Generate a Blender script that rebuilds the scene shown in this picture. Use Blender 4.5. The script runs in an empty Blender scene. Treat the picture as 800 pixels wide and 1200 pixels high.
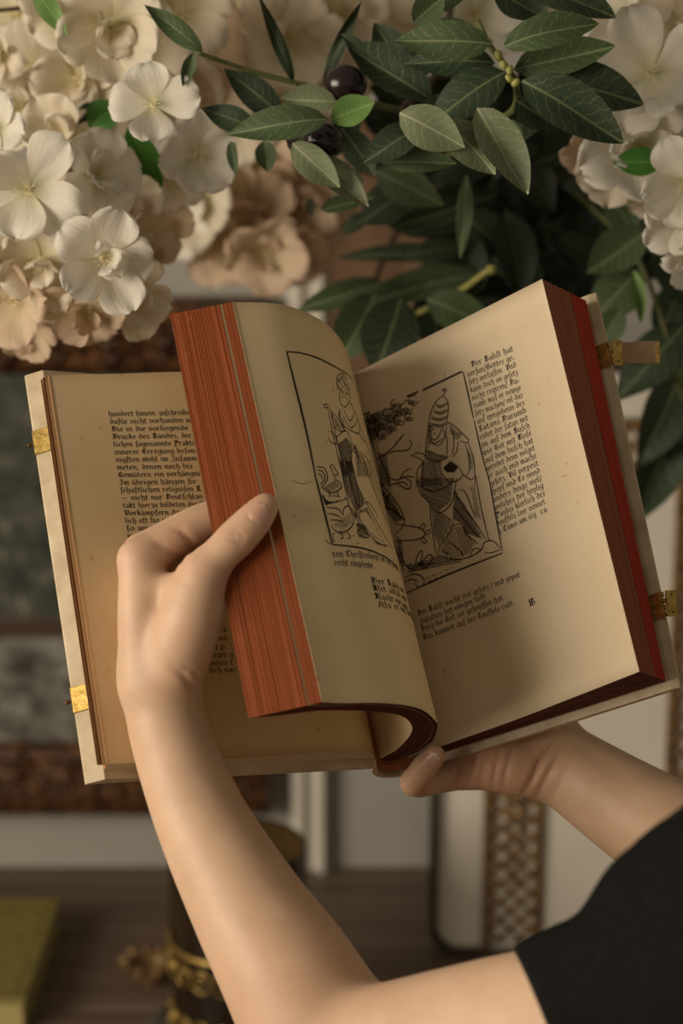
import bpy, math, random
import numpy as np
from mathutils import Vector, Matrix, noise as mnoise

random.seed(7); RNG = np.random.default_rng(11)
scene = bpy.context.scene
COL = scene.collection

# ---------------------------------------------------------------- camera
PITCH = math.radians(15.0)
CAM = np.array([0.0, 0.0, 1.72])
FPX = 2500.0                                   # focal length in pixels of an 800x1200 frame (75 mm)
AX_R = np.array([1.0, 0, 0])
AX_U = np.array([0, math.sin(PITCH), math.cos(PITCH)])
AX_F = np.array([0, math.cos(PITCH), -math.sin(PITCH)])
cd = bpy.data.cameras.new('camera'); cam = bpy.data.objects.new('camera', cd); COL.objects.link(cam)
cam.location = CAM; cam.rotation_euler = (math.pi / 2 - PITCH, 0, 0)
cd.sensor_fit = 'VERTICAL'; cd.sensor_height = 36; cd.sensor_width = 24; cd.lens = FPX / 1200 * 36
cd.clip_start = 0.02
cd.dof.use_dof = True; cd.dof.focus_distance = 1.145; cd.dof.aperture_fstop = 5.4
scene.camera = cam

# ---------------------------------------------------------------- world, window light, exposure
w = bpy.data.worlds.new('world'); scene.world = w; w.use_nodes = True
bg = w.node_tree.nodes['Background']
bg.inputs[0].default_value = (1.0, 0.84, 0.62, 1); bg.inputs[1].default_value = 0.20
def area_light(name, loc, target, size, size_y, energy, color):
    l = bpy.data.lights.new(name, 'AREA'); l.shape = 'RECTANGLE'; l.size = size; l.size_y = size_y
    l.energy = energy; l.color = color
    o = bpy.data.objects.new(name, l); COL.objects.link(o); o.location = loc
    o.rotation_euler = (Vector(target) - Vector(loc)).to_track_quat('-Z', 'Y').to_euler()
    return o
area_light('window_daylight', (-1.62, 0.28, 1.74), (0.05, 1.18, 1.38), 1.25, 0.9, 38.0, (1.0, 0.875, 0.70))
vs = scene.view_settings
vs.view_transform = 'Standard'; vs.look = 'None'; vs.exposure = 0.0; vs.gamma = 1.0; vs.use_curve_mapping = False

# ---------------------------------------------------------------- helpers
def px(x, y, d):                               # pixel + depth (cm) -> camera space (cm)
    return np.array([(x - 400) / FPX * d, (600 - y) / FPX * d, d])
def c2w(P):                                    # camera space (cm) -> world (m)
    P = np.asarray(P, float) / 100.0
    return CAM + P[..., 0:1] * AX_R + P[..., 1:2] * AX_U + P[..., 2:3] * AX_F
def wpx(x, y, d): return c2w(px(x, y, d))
def on_y(x, y, Y):                             # pixel on the vertical plane Y (m) -> world
    r = (x - 400) / FPX * AX_R + (600 - y) / FPX * AX_U + AX_F
    return CAM + r * (Y / r[1])
def on_z(x, y, Z):
    r = (x - 400) / FPX * AX_R + (600 - y) / FPX * AX_U + AX_F
    return CAM + r * ((Z - CAM[2]) / r[2])

def tag(o, label=None, cat=None, group=None, kind=None):
    if label: o['label'] = label
    if cat: o['category'] = cat
    if group: o['group'] = group
    if kind: o['kind'] = kind
    return o
BASE = {}
def empty(name, loc, label, cat, group=None):
    o = bpy.data.objects.new(name, None); COL.objects.link(o); o.location = loc
    o.empty_display_size = 0.02
    BASE[o.name] = np.array(loc, float)
    return tag(o, label, cat, group)
def mk(name, V, Fc, mat, parent=None, smooth=True, uv=None, midx=None, mats=None, loc=None):
    """mesh object from world-space vertices, stored relative to its parent's base"""
    V = np.asarray(V, float)
    base = np.zeros(3)
    if parent is not None: base = BASE[parent.name]
    own = np.array(loc, float) if loc is not None else base
    me = bpy.data.meshes.new(name)
    me.from_pydata((V - own).tolist(), [], [list(map(int, f)) for f in Fc])
    for m in (mats or [mat]): me.materials.append(m)
    if midx is not None: me.polygons.foreach_set('material_index', np.asarray(midx, np.int32))
    me.polygons.foreach_set('use_smooth', np.full(len(me.polygons), smooth))
    if uv is not None:
        ul = me.uv_layers.new(name='UVMap')
        li = np.empty(len(me.loops), np.int32); me.loops.foreach_get('vertex_index', li)
        ul.data.foreach_set('uv', np.asarray(uv, np.float32)[li].ravel())
    me.update()
    o = bpy.data.objects.new(name, me); COL.objects.link(o)
    o.location = own - base
    if parent is not None: o.parent = parent
    BASE[o.name] = own
    return o
def inst(name, me, parent, M):
    o = bpy.data.objects.new(name, me); COL.objects.link(o); o.parent = parent
    o.matrix_local = M
    return o
class MB:
    """mesh collector (world metres)"""
    def __init__(s): s.V = []; s.F = []; s.n = 0
    def add(s, V, Fc):
        V = np.asarray(V, float); s.V.append(V); s.F += [[i + s.n for i in f] for f in Fc]; s.n += len(V); return s
    def box(s, lo, hi, M=None, bev=0.0):
        lo = np.array(lo, float); hi = np.array(hi, float)
        b = min(bev, 0.49 * float((hi - lo).min()))
        if b <= 0:
            V = np.array([[(lo, hi)[i][0], (lo, hi)[j][1], (lo, hi)[k][2]] for i in (0, 1) for j in (0, 1) for k in (0, 1)])
            Fc = [[0, 1, 3, 2], [4, 6, 7, 5], [0, 4, 5, 1], [2, 3, 7, 6], [0, 2, 6, 4], [1, 5, 7, 3]]
        else:
            V = []; idx = {}
            for i in (0, 1):
                for j in (0, 1):
                    for k in (0, 1):
                        for ax in range(3):
                            c = [(lo, hi)[i][0], (lo, hi)[j][1], (lo, hi)[k][2]]
                            for a2 in range(3):
                                if a2 != ax: c[a2] += b * (1 if (i, j, k)[a2] == 0 else -1)
                            idx[(i, j, k, ax)] = len(V); V.append(c)
            V = np.array(V); Fc = []
            for ax in range(3):
                o1, o2 = [a for a in range(3) if a != ax]
                for sd in (0, 1):
                    q = []
                    for (p, r) in ((0, 0), (1, 0), (1, 1), (0, 1)):
                        key = [0, 0, 0]; key[ax] = sd; key[o1] = p; key[o2] = r
                        q.append(idx[(*key, ax)])
                    Fc.append(q)
                for p in (0, 1):
                    for r in (0, 1):
                        q = []
                        for sd in (0, 1):
                            key = [0, 0, 0]; key[ax] = sd; key[o1] = p; key[o2] = r
                            q += [idx[(*key, o1)], idx[(*key, o2)]] if sd == 0 else [idx[(*key, o2)], idx[(*key, o1)]]
                        Fc.append(q)
            for i in (0, 1):
                for j in (0, 1):
                    for k in (0, 1): Fc.append([idx[(i, j, k, a)] for a in range(3)])
        if M is not None: V = V @ np.array(M)[:3, :3].T + np.array(M)[:3, 3]
        return s.add(V, Fc)
    def tube(s, pts, rad, n=8, cap=True):
        pts = np.asarray(pts, float); m = len(pts)
        rad = np.broadcast_to(np.asarray(rad, float), (m,))
        T = np.gradient(pts, axis=0); T /= np.linalg.norm(T, axis=1)[:, None] + 1e-12
        ref = np.array([0, 0, 1.0]) if abs(T[0][2]) < 0.9 else np.array([1.0, 0, 0])
        V = []; u = np.cross(T[0], ref); u /= np.linalg.norm(u)
        for i in range(m):
            u = u - T[i] * (u @ T[i]); u /= np.linalg.norm(u); v = np.cross(T[i], u)
            for k in range(n):
                a = 2 * math.pi * k / n; V.append(pts[i] + rad[i] * (math.cos(a) * u + math.sin(a) * v))
        Fc = [[i * n + k, i * n + (k + 1) % n, (i + 1) * n + (k + 1) % n, (i + 1) * n + k] for i in range(m - 1) for k in range(n)]
        if cap: Fc += [list(range(n))[::-1], [(m - 1) * n + k for k in range(n)]]
        return s.add(V, Fc)
    def lathe(s, prof, c, n=48):
        prof = np.asarray(prof, float); V = []
        for (r, z) in prof:
            for k in range(n):
                a = 2 * math.pi * k / n; V.append((c[0] + r * math.cos(a), c[1] + r * math.sin(a), c[2] + z))
        m = len(prof)
        Fc = [[i * n + k, i * n + (k + 1) % n, (i + 1) * n + (k + 1) % n, (i + 1) * n + k] for i in range(m - 1) for k in range(n)]
        return s.add(V, Fc)
    def ball(s, c, r, M=None, n=12, m=8):
        V = []; Fc = []
        r = np.broadcast_to(np.asarray(r, float), (3,))
        for i in range(m + 1):
            t = math.pi * i / m
            for k in range(n):
                a = 2 * math.pi * k / n
                V.append((math.sin(t) * math.cos(a), math.sin(t) * math.sin(a), math.cos(t)))
        V = np.array(V) * r
        if M is not None: V = V @ np.array(M)[:3, :3].T
        V = V + np.array(c)
        Fc = [[i * n + k, (i + 1) * n + k, (i + 1) * n + (k + 1) % n, i * n + (k + 1) % n] for i in range(m) for k in range(n)]
        return s.add(V, Fc)
    def build(s, name, mat, parent=None, smooth=True, loc=None):
        return mk(name, np.concatenate(s.V), s.F, mat, parent, smooth, loc=loc)

# ---------------------------------------------------------------- materials
def new_mat(name):
    m = bpy.data.materials.new(name); m.use_nodes = True
    nt = m.node_tree; b = nt.nodes['Principled BSDF']
    return m, nt, b
def N(nt, t, **kw):
    n = nt.nodes.new(t)
    for k, v in kw.items(): setattr(n, k, v)
    return n
def ramp(nt, fac, stops):
    r = N(nt, 'ShaderNodeValToRGB'); e = r.color_ramp.elements
    while len(e) < len(stops): e.new(0.5)
    for i, (p, c) in enumerate(stops): e[i].position = p; e[i].color = (*c, 1)
    nt.links.new(fac, r.inputs[0]); return r.outputs[0]
def mix(nt, fac, a, b, mode='MIX'):
    n = N(nt, 'ShaderNodeMix', data_type='RGBA', blend_type=mode)
    for s, v in ((n.inputs[0], fac), (n.inputs[6], a), (n.inputs[7], b)):
        if hasattr(v, 'links'): nt.links.new(v, s)
        elif isinstance(v, tuple): s.default_value = (*v, 1)
        else: s.default_value = v
    return n.outputs[2]
def coords(nt, kind='Object', scale=(1, 1, 1)):
    tc = N(nt, 'ShaderNodeTexCoord'); mp = N(nt, 'ShaderNodeMapping'); mp.inputs[3].default_value = scale
    nt.links.new(tc.outputs[kind], mp.inputs[0]); return mp.outputs[0]
def noise(nt, vec, scale, detail=4, rough=0.55):
    n = N(nt, 'ShaderNodeTexNoise'); n.inputs['Scale'].default_value = scale
    n.inputs['Detail'].default_value = detail; n.inputs['Roughness'].default_value = rough
    nt.links.new(vec, n.inputs['Vector']); return n.outputs[0]
def bump(nt, b, h, strength=0.2, dist=0.001):
    n = N(nt, 'ShaderNodeBump'); n.inputs['Strength'].default_value = strength; n.inputs['Distance'].default_value = dist
    nt.links.new(h, n.inputs['Height']); nt.links.new(n.outputs[0], b.inputs['Normal'])
def simple(name, stops, scale=40, rough=0.5, metal=0.0, kind='Object', vscale=(1, 1, 1), bmp=0.0, detail=4, spec=None):
    m, nt, b = new_mat(name)
    nz = noise(nt, coords(nt, kind, vscale), scale, detail)
    nt.links.new(ramp(nt, nz, stops), b.inputs['Base Color'])
    b.inputs['Roughness'].default_value = rough; b.inputs['Metallic'].default_value = metal
    if spec is not None: b.inputs['Specular IOR Level'].default_value = spec
    if bmp: bump(nt, b, nz, bmp)
    return m

def paper_mat(name, c1, c2):
    m, nt, b = new_mat(name)
    v = coords(nt)
    n1 = noise(nt, v, 18, 5); n2 = noise(nt, v, 700, 2)
    c = ramp(nt, n1, [(0.3, c1), (0.7, c2)])
    c = mix(nt, 0.12, c, ramp(nt, n2, [(0.35, (0.75, 0.66, 0.5)), (0.65, (1, 1, 1))]), 'MULTIPLY')
    n3 = noise(nt, v, 160, 1)
    c = mix(nt, 0.5, c, ramp(nt, n3, [(0.2, (0.55, 0.42, 0.28)), (0.27, (1, 1, 1))]), 'MULTIPLY')
    nt.links.new(c, b.inputs['Base Color'])
    b.inputs['Roughness'].default_value = 0.75; b.inputs['Specular IOR Level'].default_value = 0.2
    bump(nt, b, n2, 0.06, 0.0004)
    return m
M_PAPER = paper_mat('aged_paper', (0.60, 0.45, 0.26), (0.68, 0.53, 0.32))
M_PAPER_T = paper_mat('aged_paper_lit', (0.72, 0.565, 0.34), (0.78, 0.625, 0.39))  # lightened copy of the paper: brighter light on the turned page, put into colour
M_PAPER_R = paper_mat('aged_paper_pale', (0.66, 0.53, 0.36), (0.72, 0.60, 0.43))
M_INK = simple('printing_ink', [(0.3, (0.018, 0.014, 0.012)), (0.75, (0.05, 0.036, 0.026))], 900, 0.7, spec=0.2)

def edge_mat(name, dark, mid, light):
    m, nt, b = new_mat(name)
    v = coords(nt, 'UV', (46, 1.2, 1)); v2 = coords(nt, 'UV', (9, 0.8, 1)); v3 = coords(nt, 'UV', (60, 30, 1))
    n1 = noise(nt, v, 1.6, 3, 0.7); n2 = noise(nt, v2, 1.5, 3)
    c = ramp(nt, n1, [(0.30, dark), (0.5, mid), (0.72, light)])
    c = mix(nt, 0.55, c, ramp(nt, n2, [(0.35, (0.6, 0.55, 0.5)), (0.65, (1.1, 1.0, 0.95))]), 'MULTIPLY')
    n3 = noise(nt, v3, 1.0, 2)
    c = mix(nt, ramp(nt, n3, [(0.70, (0, 0, 0)), (0.78, (0.6, 0.6, 0.6))]), c, (0.75, 0.42, 0.2))
    nt.links.new(c, b.inputs['Base Color']); b.inputs['Roughness'].default_value = 0.6
    b.inputs['Specular IOR Level'].default_value = 0.12
    bump(nt, b, n1, 0.35, 0.0005)
    return m
M_EDGE = edge_mat('red_stained_page_edges', (0.14, 0.031, 0.009), (0.235, 0.058, 0.017), (0.31, 0.095, 0.032))
M_TANEDGE = edge_mat('tan_page_edges', (0.20, 0.075, 0.032), (0.42, 0.20, 0.085), (0.52, 0.29, 0.14))
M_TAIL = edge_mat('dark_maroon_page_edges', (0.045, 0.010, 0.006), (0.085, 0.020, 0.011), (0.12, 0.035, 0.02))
M_EDGE2 = edge_mat('brown_faded_page_edges', (0.22, 0.076, 0.040), (0.34, 0.125, 0.066), (0.42, 0.18, 0.10))
M_EDGE3 = edge_mat('crimson_page_edges', (0.32, 0.032, 0.018), (0.48, 0.056, 0.033), (0.54, 0.09, 0.05))

def vellum_mat():
    m, nt, b = new_mat('cream_vellum')
    v = coords(nt); n1 = noise(nt, v, 60, 6); n2 = noise(nt, v, 14, 4)
    c = ramp(nt, n1, [(0.25, (0.42, 0.31, 0.175)), (0.55, (0.60, 0.485, 0.32)), (0.8, (0.70, 0.60, 0.44))])
    c = mix(nt, ramp(nt, n2, [(0.60, (0, 0, 0)), (0.72, (0.55, 0.55, 0.55))]), c, (0.36, 0.22, 0.11))
    nt.links.new(c, b.inputs['Base Color']); b.inputs['Roughness'].default_value = 0.5
    bump(nt, b, n1, 0.15, 0.0008)
    return m
M_VELLUM = vellum_mat()
M_BRASS = simple('aged_brass', [(0.3, (0.38, 0.24, 0.06)), (0.7, (0.72, 0.50, 0.16))], 260, 0.38, 0.9, bmp=0.2)
M_STEELPIN = simple('dark_brass_pin', [(0.3, (0.12, 0.07, 0.03)), (0.7, (0.25, 0.15, 0.06))], 200, 0.4, 0.8)
M_STRAP = simple('tan_leather_strap', [(0.3, (0.24, 0.145, 0.07)), (0.7, (0.36, 0.235, 0.125))], 120, 0.6, bmp=0.3)

def skin_mat():
    m, nt, b = new_mat('skin')
    at = N(nt, 'ShaderNodeAttribute', attribute_name='blush')
    v = coords(nt); n1 = noise(nt, v, 55, 4); n2 = noise(nt, v, 900, 3)
    c = ramp(nt, n1, [(0.3, (0.59, 0.39, 0.258)), (0.7, (0.67, 0.455, 0.312))])
    c = mix(nt, at.outputs['Fac'], c, (0.56, 0.26, 0.17))
    nt.links.new(c, b.inputs['Base Color'])
    b.inputs['Roughness'].default_value = 0.48; b.inputs['Specular IOR Level'].default_value = 0.35
    b.inputs['Subsurface Weight'].default_value = 0.25
    b.inputs['Subsurface Radius'].default_value = (1.0, 0.35, 0.18); b.inputs['Subsurface Scale'].default_value = 0.006
    bump(nt, b, n2, 0.12, 0.0006)
    return m
M_SKIN = skin_mat()
M_NAIL = simple('fingernail', [(0.3, (0.60, 0.33, 0.24)), (0.7, (0.66, 0.39, 0.29))], 80, 0.3)
M_NAILTIP = simple('nail_tip', [(0.3, (0.78, 0.64, 0.52)), (0.7, (0.82, 0.70, 0.58))], 80, 0.3)
M_BLACK = simple('black_cotton', [(0.3, (0.006, 0.006, 0.006)), (0.7, (0.011, 0.011, 0.0105))], 300, 0.9, bmp=0.2, spec=0.06)

def petal_mat(name, c_base, c_mid, c_tip):
    m, nt, b = new_mat(name)
    tc = N(nt, 'ShaderNodeTexCoord'); sx = N(nt, 'ShaderNodeSeparateXYZ'); nt.links.new(tc.outputs['UV'], sx.inputs[0])
    c = ramp(nt, sx.outputs[1], [(0.05, c_base), (0.4, c_mid), (0.95, c_tip)])
    v = coords(nt, 'UV', (14, 1.2, 1)); n1 = noise(nt, v, 2.0, 3)
    c = mix(nt, 0.35, c, ramp(nt, n1, [(0.3, (0.80, 0.74, 0.64)), (0.7, (1, 1, 1))]), 'MULTIPLY')
    nt.links.new(c, b.inputs['Base Color']); b.inputs['Roughness'].default_value = 0.7
    b.inputs['Specular IOR Level'].default_value = 0.2
    bump(nt, b, n1, 0.5, 0.0012)
    tr = N(nt, 'ShaderNodeBsdfTranslucent'); nt.links.new(c, tr.inputs[0])
    ms = N(nt, 'ShaderNodeMixShader'); ms.inputs[0].default_value = 0.32
    out = [n for n in nt.nodes if n.type == 'OUTPUT_MATERIAL'][0]
    nt.links.new(b.outputs[0], ms.inputs[1]); nt.links.new(tr.outputs[0], ms.inputs[2]); nt.links.new(ms.outputs[0], out.inputs[0])
    return m
M_PETAL = petal_mat('cream_petal', (0.72, 0.66, 0.40), (0.80, 0.72, 0.56), (0.84, 0.77, 0.65))
M_PETAL_W = petal_mat('white_petal', (0.74, 0.72, 0.50), (0.84, 0.80, 0.70), (0.86, 0.83, 0.76))
M_PETAL_P = petal_mat('peach_petal', (0.70, 0.58, 0.36), (0.72, 0.58, 0.41), (0.72, 0.55, 0.41))
M_STAMEN = simple('pale_yellow_stamen', [(0.3, (0.72, 0.62, 0.36)), (0.7, (0.82, 0.74, 0.50))], 100, 0.6)

def leaf_mat(name, dark, light, vein, rough=0.5):
    m, nt, b = new_mat(name)
    tc = N(nt, 'ShaderNodeTexCoord'); sx = N(nt, 'ShaderNodeSeparateXYZ'); nt.links.new(tc.outputs['UV'], sx.inputs[0])
    def mth(op, a, b_=None):
        n = N(nt, 'ShaderNodeMath', operation=op)
        for s, v in ((n.inputs[0], a), (n.inputs[1], b_)):
            if v is None: continue
            if hasattr(v, 'links'): nt.links.new(v, s)
            else: s.default_value = v
        return n.outputs[0]
    ax = mth('ABSOLUTE', mth('SUBTRACT', sx.outputs[0], 0.5))
    nz = noise(nt, coords(nt, 'UV', (3, 6, 1)), 1.5, 3)
    side = mth('SINE', mth('MULTIPLY', mth('ADD', mth('SUBTRACT', sx.outputs[1], mth('MULTIPLY', ax, 0.42)), mth('MULTIPLY', nz, 0.16)), 50.0))
    sv = ramp(nt, side, [(0.90, (0, 0, 0)), (1.0, (0.45, 0.45, 0.45))])
    mv = ramp(nt, ax, [(0.012, (0.9, 0.9, 0.9)), (0.035, (0, 0, 0))])
    fine = N(nt, 'ShaderNodeTexVoronoi', feature='DISTANCE_TO_EDGE'); fine.inputs['Scale'].default_value = 16
    nt.links.new(coords(nt, 'UV', (1, 2.6, 1)), fine.inputs[0])
    fv = ramp(nt, fine.outputs[0], [(0.02, (0.22, 0.22, 0.22)), (0.06, (0, 0, 0))])
    vv = mix(nt, 1.0, mix(nt, 1.0, sv, mv, 'LIGHTEN'), fv, 'LIGHTEN')
    n2 = noise(nt, coords(nt), 60, 3)
    c = mix(nt, vv, ramp(nt, n2, [(0.3, dark), (0.7, light)]), vein)
    nt.links.new(c, b.inputs['Base Color']); b.inputs['Roughness'].default_value = rough
    b.inputs['Specular IOR Level'].default_value = 0.3
    bump(nt, b, vv, 0.35, 0.0008)
    return m
LM = {
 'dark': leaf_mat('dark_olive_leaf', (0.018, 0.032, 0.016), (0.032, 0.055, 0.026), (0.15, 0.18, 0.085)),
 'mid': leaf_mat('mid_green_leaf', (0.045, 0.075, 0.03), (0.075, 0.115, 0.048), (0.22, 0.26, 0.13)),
 'deep': leaf_mat('shade_darkened_leaf', (0.008, 0.013, 0.007), (0.016, 0.025, 0.012), (0.05, 0.06, 0.03)),  # leaf green darkened to paint in the shade of the rear foliage
 'pale': leaf_mat('grey_green_leaf', (0.13, 0.16, 0.085), (0.20, 0.23, 0.13), (0.38, 0.40, 0.25)),
 'bright': leaf_mat('bright_green_leaf', (0.10, 0.20, 0.04), (0.17, 0.30, 0.08), (0.28, 0.40, 0.16)),
 'vivid': leaf_mat('vivid_green_leaf', (0.03, 0.12, 0.015), (0.06, 0.20, 0.03), (0.14, 0.28, 0.06)),
}
M_STEM = simple('green_stem', [(0.3, (0.08, 0.10, 0.03)), (0.7, (0.20, 0.20, 0.07))], 120, 0.6)
M_BUD = simple('yellow_green_bud', [(0.3, (0.30, 0.30, 0.08)), (0.7, (0.48, 0.45, 0.14))], 200, 0.55)
M_OLIVE = simple('black_olive', [(0.3, (0.008, 0.005, 0.006)), (0.7, (0.022, 0.012, 0.012))], 60, 0.22)
M_TWIG = simple('brown_twig', [(0.3, (0.045, 0.028, 0.015)), (0.7, (0.10, 0.065, 0.035))], 120, 0.8)

M_WALL = simple('off_white_plaster', [(0.3, (0.36, 0.34, 0.30)), (0.7, (0.40, 0.38, 0.335))], 8, 0.85, bmp=0.08)
M_TRIM = simple('cream_paint', [(0.3, (0.64, 0.60, 0.52)), (0.7, (0.68, 0.64, 0.56))], 10, 0.6)
def wood_mat(name, a, b_, c_, sc=(1.2, 22, 22), rough=0.55):
    m, nt, b = new_mat(name)
    n1 = noise(nt, coords(nt, 'Object', sc), 2.2, 6, 0.65)
    nt.links.new(ramp(nt, n1, [(0.28, a), (0.5, b_), (0.75, c_)]), b.inputs['Base Color'])
    b.inputs['Roughness'].default_value = rough; bump(nt, b, n1, 0.25, 0.001)
    return m
M_TABLE = wood_mat('weathered_walnut', (0.085, 0.055, 0.036), (0.13, 0.088, 0.06), (0.19, 0.135, 0.095))
M_FLOOR = wood_mat('oak_floor', (0.12, 0.07, 0.035), (0.19, 0.115, 0.06), (0.26, 0.16, 0.09))
M_GILT = simple('dark_gilt_carving', [(0.30, (0.018, 0.008, 0.004)), (0.52, (0.085, 0.034, 0.012)), (0.8, (0.30, 0.13, 0.036))], 90, 0.42, 0.35, bmp=0.5)
M_GILT2 = simple('antique_gold_leaf', [(0.25, (0.08, 0.045, 0.02)), (0.55, (0.24, 0.14, 0.055)), (0.8, (0.42, 0.27, 0.11))], 120, 0.42, 0.4, bmp=0.5)
M_DARKRIM = simple('dark_bronze_rim', [(0.3, (0.035, 0.028, 0.022)), (0.7, (0.07, 0.055, 0.042))], 60, 0.45, 0.3)
M_BROWNPANEL = wood_mat('brown_wood_panel', (0.11, 0.055, 0.028), (0.15, 0.08, 0.04), (0.19, 0.105, 0.055), (14, 14, 1.2))
M_GLASS = simple('painted_reflection_glass', [(0.3, (0.70, 0.65, 0.56)), (0.7, (0.77, 0.72, 0.63))], 6, 0.18)  # cream base colour paints in the pale room the mirror would reflect
M_JAR = simple('dark_amber_glass', [(0.3, (0.010, 0.006, 0.004)), (0.7, (0.026, 0.014, 0.006))], 14, 0.08)
M_JARIN = simple('amber_glass_inside', [(0.3, (0.05, 0.030, 0.010)), (0.7, (0.085, 0.05, 0.016))], 14, 0.25)
M_GOLD = simple('bright_gold', [(0.3, (0.50, 0.33, 0.07)), (0.7, (0.85, 0.62, 0.20))], 150, 0.3, 0.9, bmp=0.3)
M_SILVER = simple('tarnished_silver', [(0.3, (0.30, 0.27, 0.24)), (0.7, (0.55, 0.52, 0.48))], 60, 0.3, 0.9)
M_OLIVEBOOK = simple('olive_gold_cloth', [(0.3, (0.16, 0.13, 0.030)), (0.7, (0.23, 0.19, 0.048))], 60, 0.6, bmp=0.15)
M_BOOKPAGE = simple('yellowed_page_edges', [(0.3, (0.36, 0.28, 0.10)), (0.7, (0.50, 0.41, 0.18))], 30, 0.7, vscale=(1, 1, 40))

def painting_mat():
    m, nt, b = new_mat('landscape_canvas')
    tc = N(nt, 'ShaderNodeTexCoord'); sx = N(nt, 'ShaderNodeSeparateXYZ'); nt.links.new(tc.outputs['UV'], sx.inputs[0])
    n1 = noise(nt, coords(nt, 'UV', (4, 5, 1)), 2.4, 6, 0.65); n2 = noise(nt, coords(nt, 'UV', (4, 9, 1)), 1.8, 5, 0.6)
    trees = ramp(nt, n1, [(0.36, (0.018, 0.022, 0.016)), (0.5, (0.045, 0.050, 0.036)), (0.60, (0.085, 0.085, 0.062)), (0.68, (0.36, 0.33, 0.25))])
    water = ramp(nt, n2, [(0.36, (0.04, 0.035, 0.028)), (0.5, (0.14, 0.13, 0.105)), (0.66, (0.28, 0.275, 0.25))])
    c = mix(nt, ramp(nt, sx.outputs[1], [(0.33, (1, 1, 1)), (0.36, (0, 0, 0))]), trees, water)
    band = ramp(nt, sx.outputs[1], [(0.285, (0, 0, 0)), (0.30, (1, 1, 1)), (0.335, (1, 1, 1)), (0.36, (0, 0, 0))])
    c = mix(nt, band, c, (0.055, 0.030, 0.016))
    nt.links.new(c, b.inputs['Base Color']); b.inputs['Roughness'].default_value = 0.45
    return m
M_PAINTING = painting_mat()

# ---------------------------------------------------------------- the setting
YW = 2.14                                      # back wall plane
m = MB().box((-2.6, YW, 0), (2.6, YW + 0.1, 2.8)); tag(m.build('wall_back', M_WALL, smooth=False), kind='structure')
m = MB().box((-2.6, -1.0, -0.05), (2.6, YW, 0.0)); tag(m.build('floor', M_FLOOR, smooth=False), kind='structure')
xa = on_y(341, 1000, YW)[0]; xb = on_y(387, 300, YW)[0]
m = MB().box((xa, YW - 0.016, 0.0), (xb, YW, 2.8), bev=0.004)
m.box((xa + 0.008, YW - 0.024, 0.0), (xa + 0.014, YW - 0.014, 2.8)); m.box((xb - 0.014, YW - 0.024, 0.0), (xb - 0.008, YW - 0.014, 2.8))
tag(m.build('trim_1', M_TRIM, smooth=False), kind='structure')

# ---------------------------------------------------------------- table
ZT = 0.75
tb = empty('table', (0, 1.72, 0), 'weathered brown wooden table standing against the pale wall', 'table')
ny = 5; y0, y1 = 1.34, YW - 0.004
for i in range(ny):                             # planks run along the wall
    a = y0 + (y1 - y0) * i / ny; b_ = y0 + (y1 - y0) * (i + 1) / ny
    MB().box((-0.95, a + 0.0012, ZT - 0.035), (0.95, b_ - 0.0012, ZT), bev=0.002).build('plank', M_TABLE, tb, False)
MB().box((-0.88, y0 + 0.06, ZT - 0.13), (0.88, y0 + 0.085, ZT - 0.035)).box((-0.88, y1 - 0.085, ZT - 0.13), (0.88, y1 - 0.06, ZT - 0.035)).build('apron', M_TABLE, tb, False)
for sx in (-0.86, 0.86):
    for yy in (y0 + 0.07, y1 - 0.07):
        MB().box((sx - 0.035, yy - 0.035, 0), (sx + 0.035, yy + 0.035, ZT - 0.035), bev=0.005).build('leg', M_TABLE, tb, False)

# ---------------------------------------------------------------- framed painting on the wall
YP = YW - 0.004
def wall_rect(x0, y0_, x1, y1_, Y):
    a = on_y(x0, y0_, Y); b = on_y(x1, y1_, Y); return a[0], b[0], b[2], a[2]       # xmin xmax zmin zmax
pxm, pxM, pzm, pzM = wall_rect(-190, 352, 318, 955, YP - 0.03)
pt = empty('framed_painting', ((pxm + pxM) / 2, YP, pzm), 'dark landscape oil painting in a carved brown gilt frame on the wall', 'painting')
RW = 0.078
V = np.array([[pxm + RW, YP - 0.018, pzm + RW], [pxM - RW, YP - 0.018, pzm + RW], [pxM - RW, YP - 0.018, pzM - RW], [pxm + RW, YP - 0.018, pzM - RW],
              [pxm + RW, YP, pzm + RW], [pxM - RW, YP, pzm + RW], [pxM - RW, YP, pzM - RW], [pxm + RW, YP, pzM - RW]])
mk('canvas', V, [[0, 1, 2, 3], [7, 6, 5, 4], [0, 4, 5, 1], [1, 5, 6, 2], [2, 6, 7, 3], [3, 7, 4, 0]], M_PAINTING, pt, False,
   uv=[(0, 0), (1, 0), (1, 1), (0, 1)] * 2)
prof = [(0.0, 0.0), (0.0, 0.030), (0.006, 0.042), (0.016, 0.044), (0.022, 0.034), (0.045, 0.030), (0.058, 0.026), (0.064, 0.030), (0.072, 0.026), (RW, 0.014), (RW, 0.0)]
def rail(p0, p1, inward):                        # mitred rail along the outer edge p0->p1
    p0 = np.array(p0); p1 = np.array(p1); d = (p1 - p0) / np.linalg.norm(p1 - p0); V = []
    for (t, h) in prof:
        V.append(p0 + d * t + inward * t + np.array([0, -h, 0])); V.append(p1 - d * t + inward * t + np.array([0, -h, 0]))
    Fc = [[2 * i, 2 * i + 1, 2 * i + 3, 2 * i + 2] for i in range(len(prof) - 1)]
    return V, Fc
cnr = [np.array([pxm, YP, pzm]), np.array([pxM, YP, pzm]), np.array([pxM, YP, pzM]), np.array([pxm, YP, pzM])]
inw = [np.array([0, 0, 1.0]), np.array([-1.0, 0, 0]), np.array([0, 0, -1.0]), np.array([1.0, 0, 0])]
om = MB()                                        # one acanthus curl, shared by all
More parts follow.
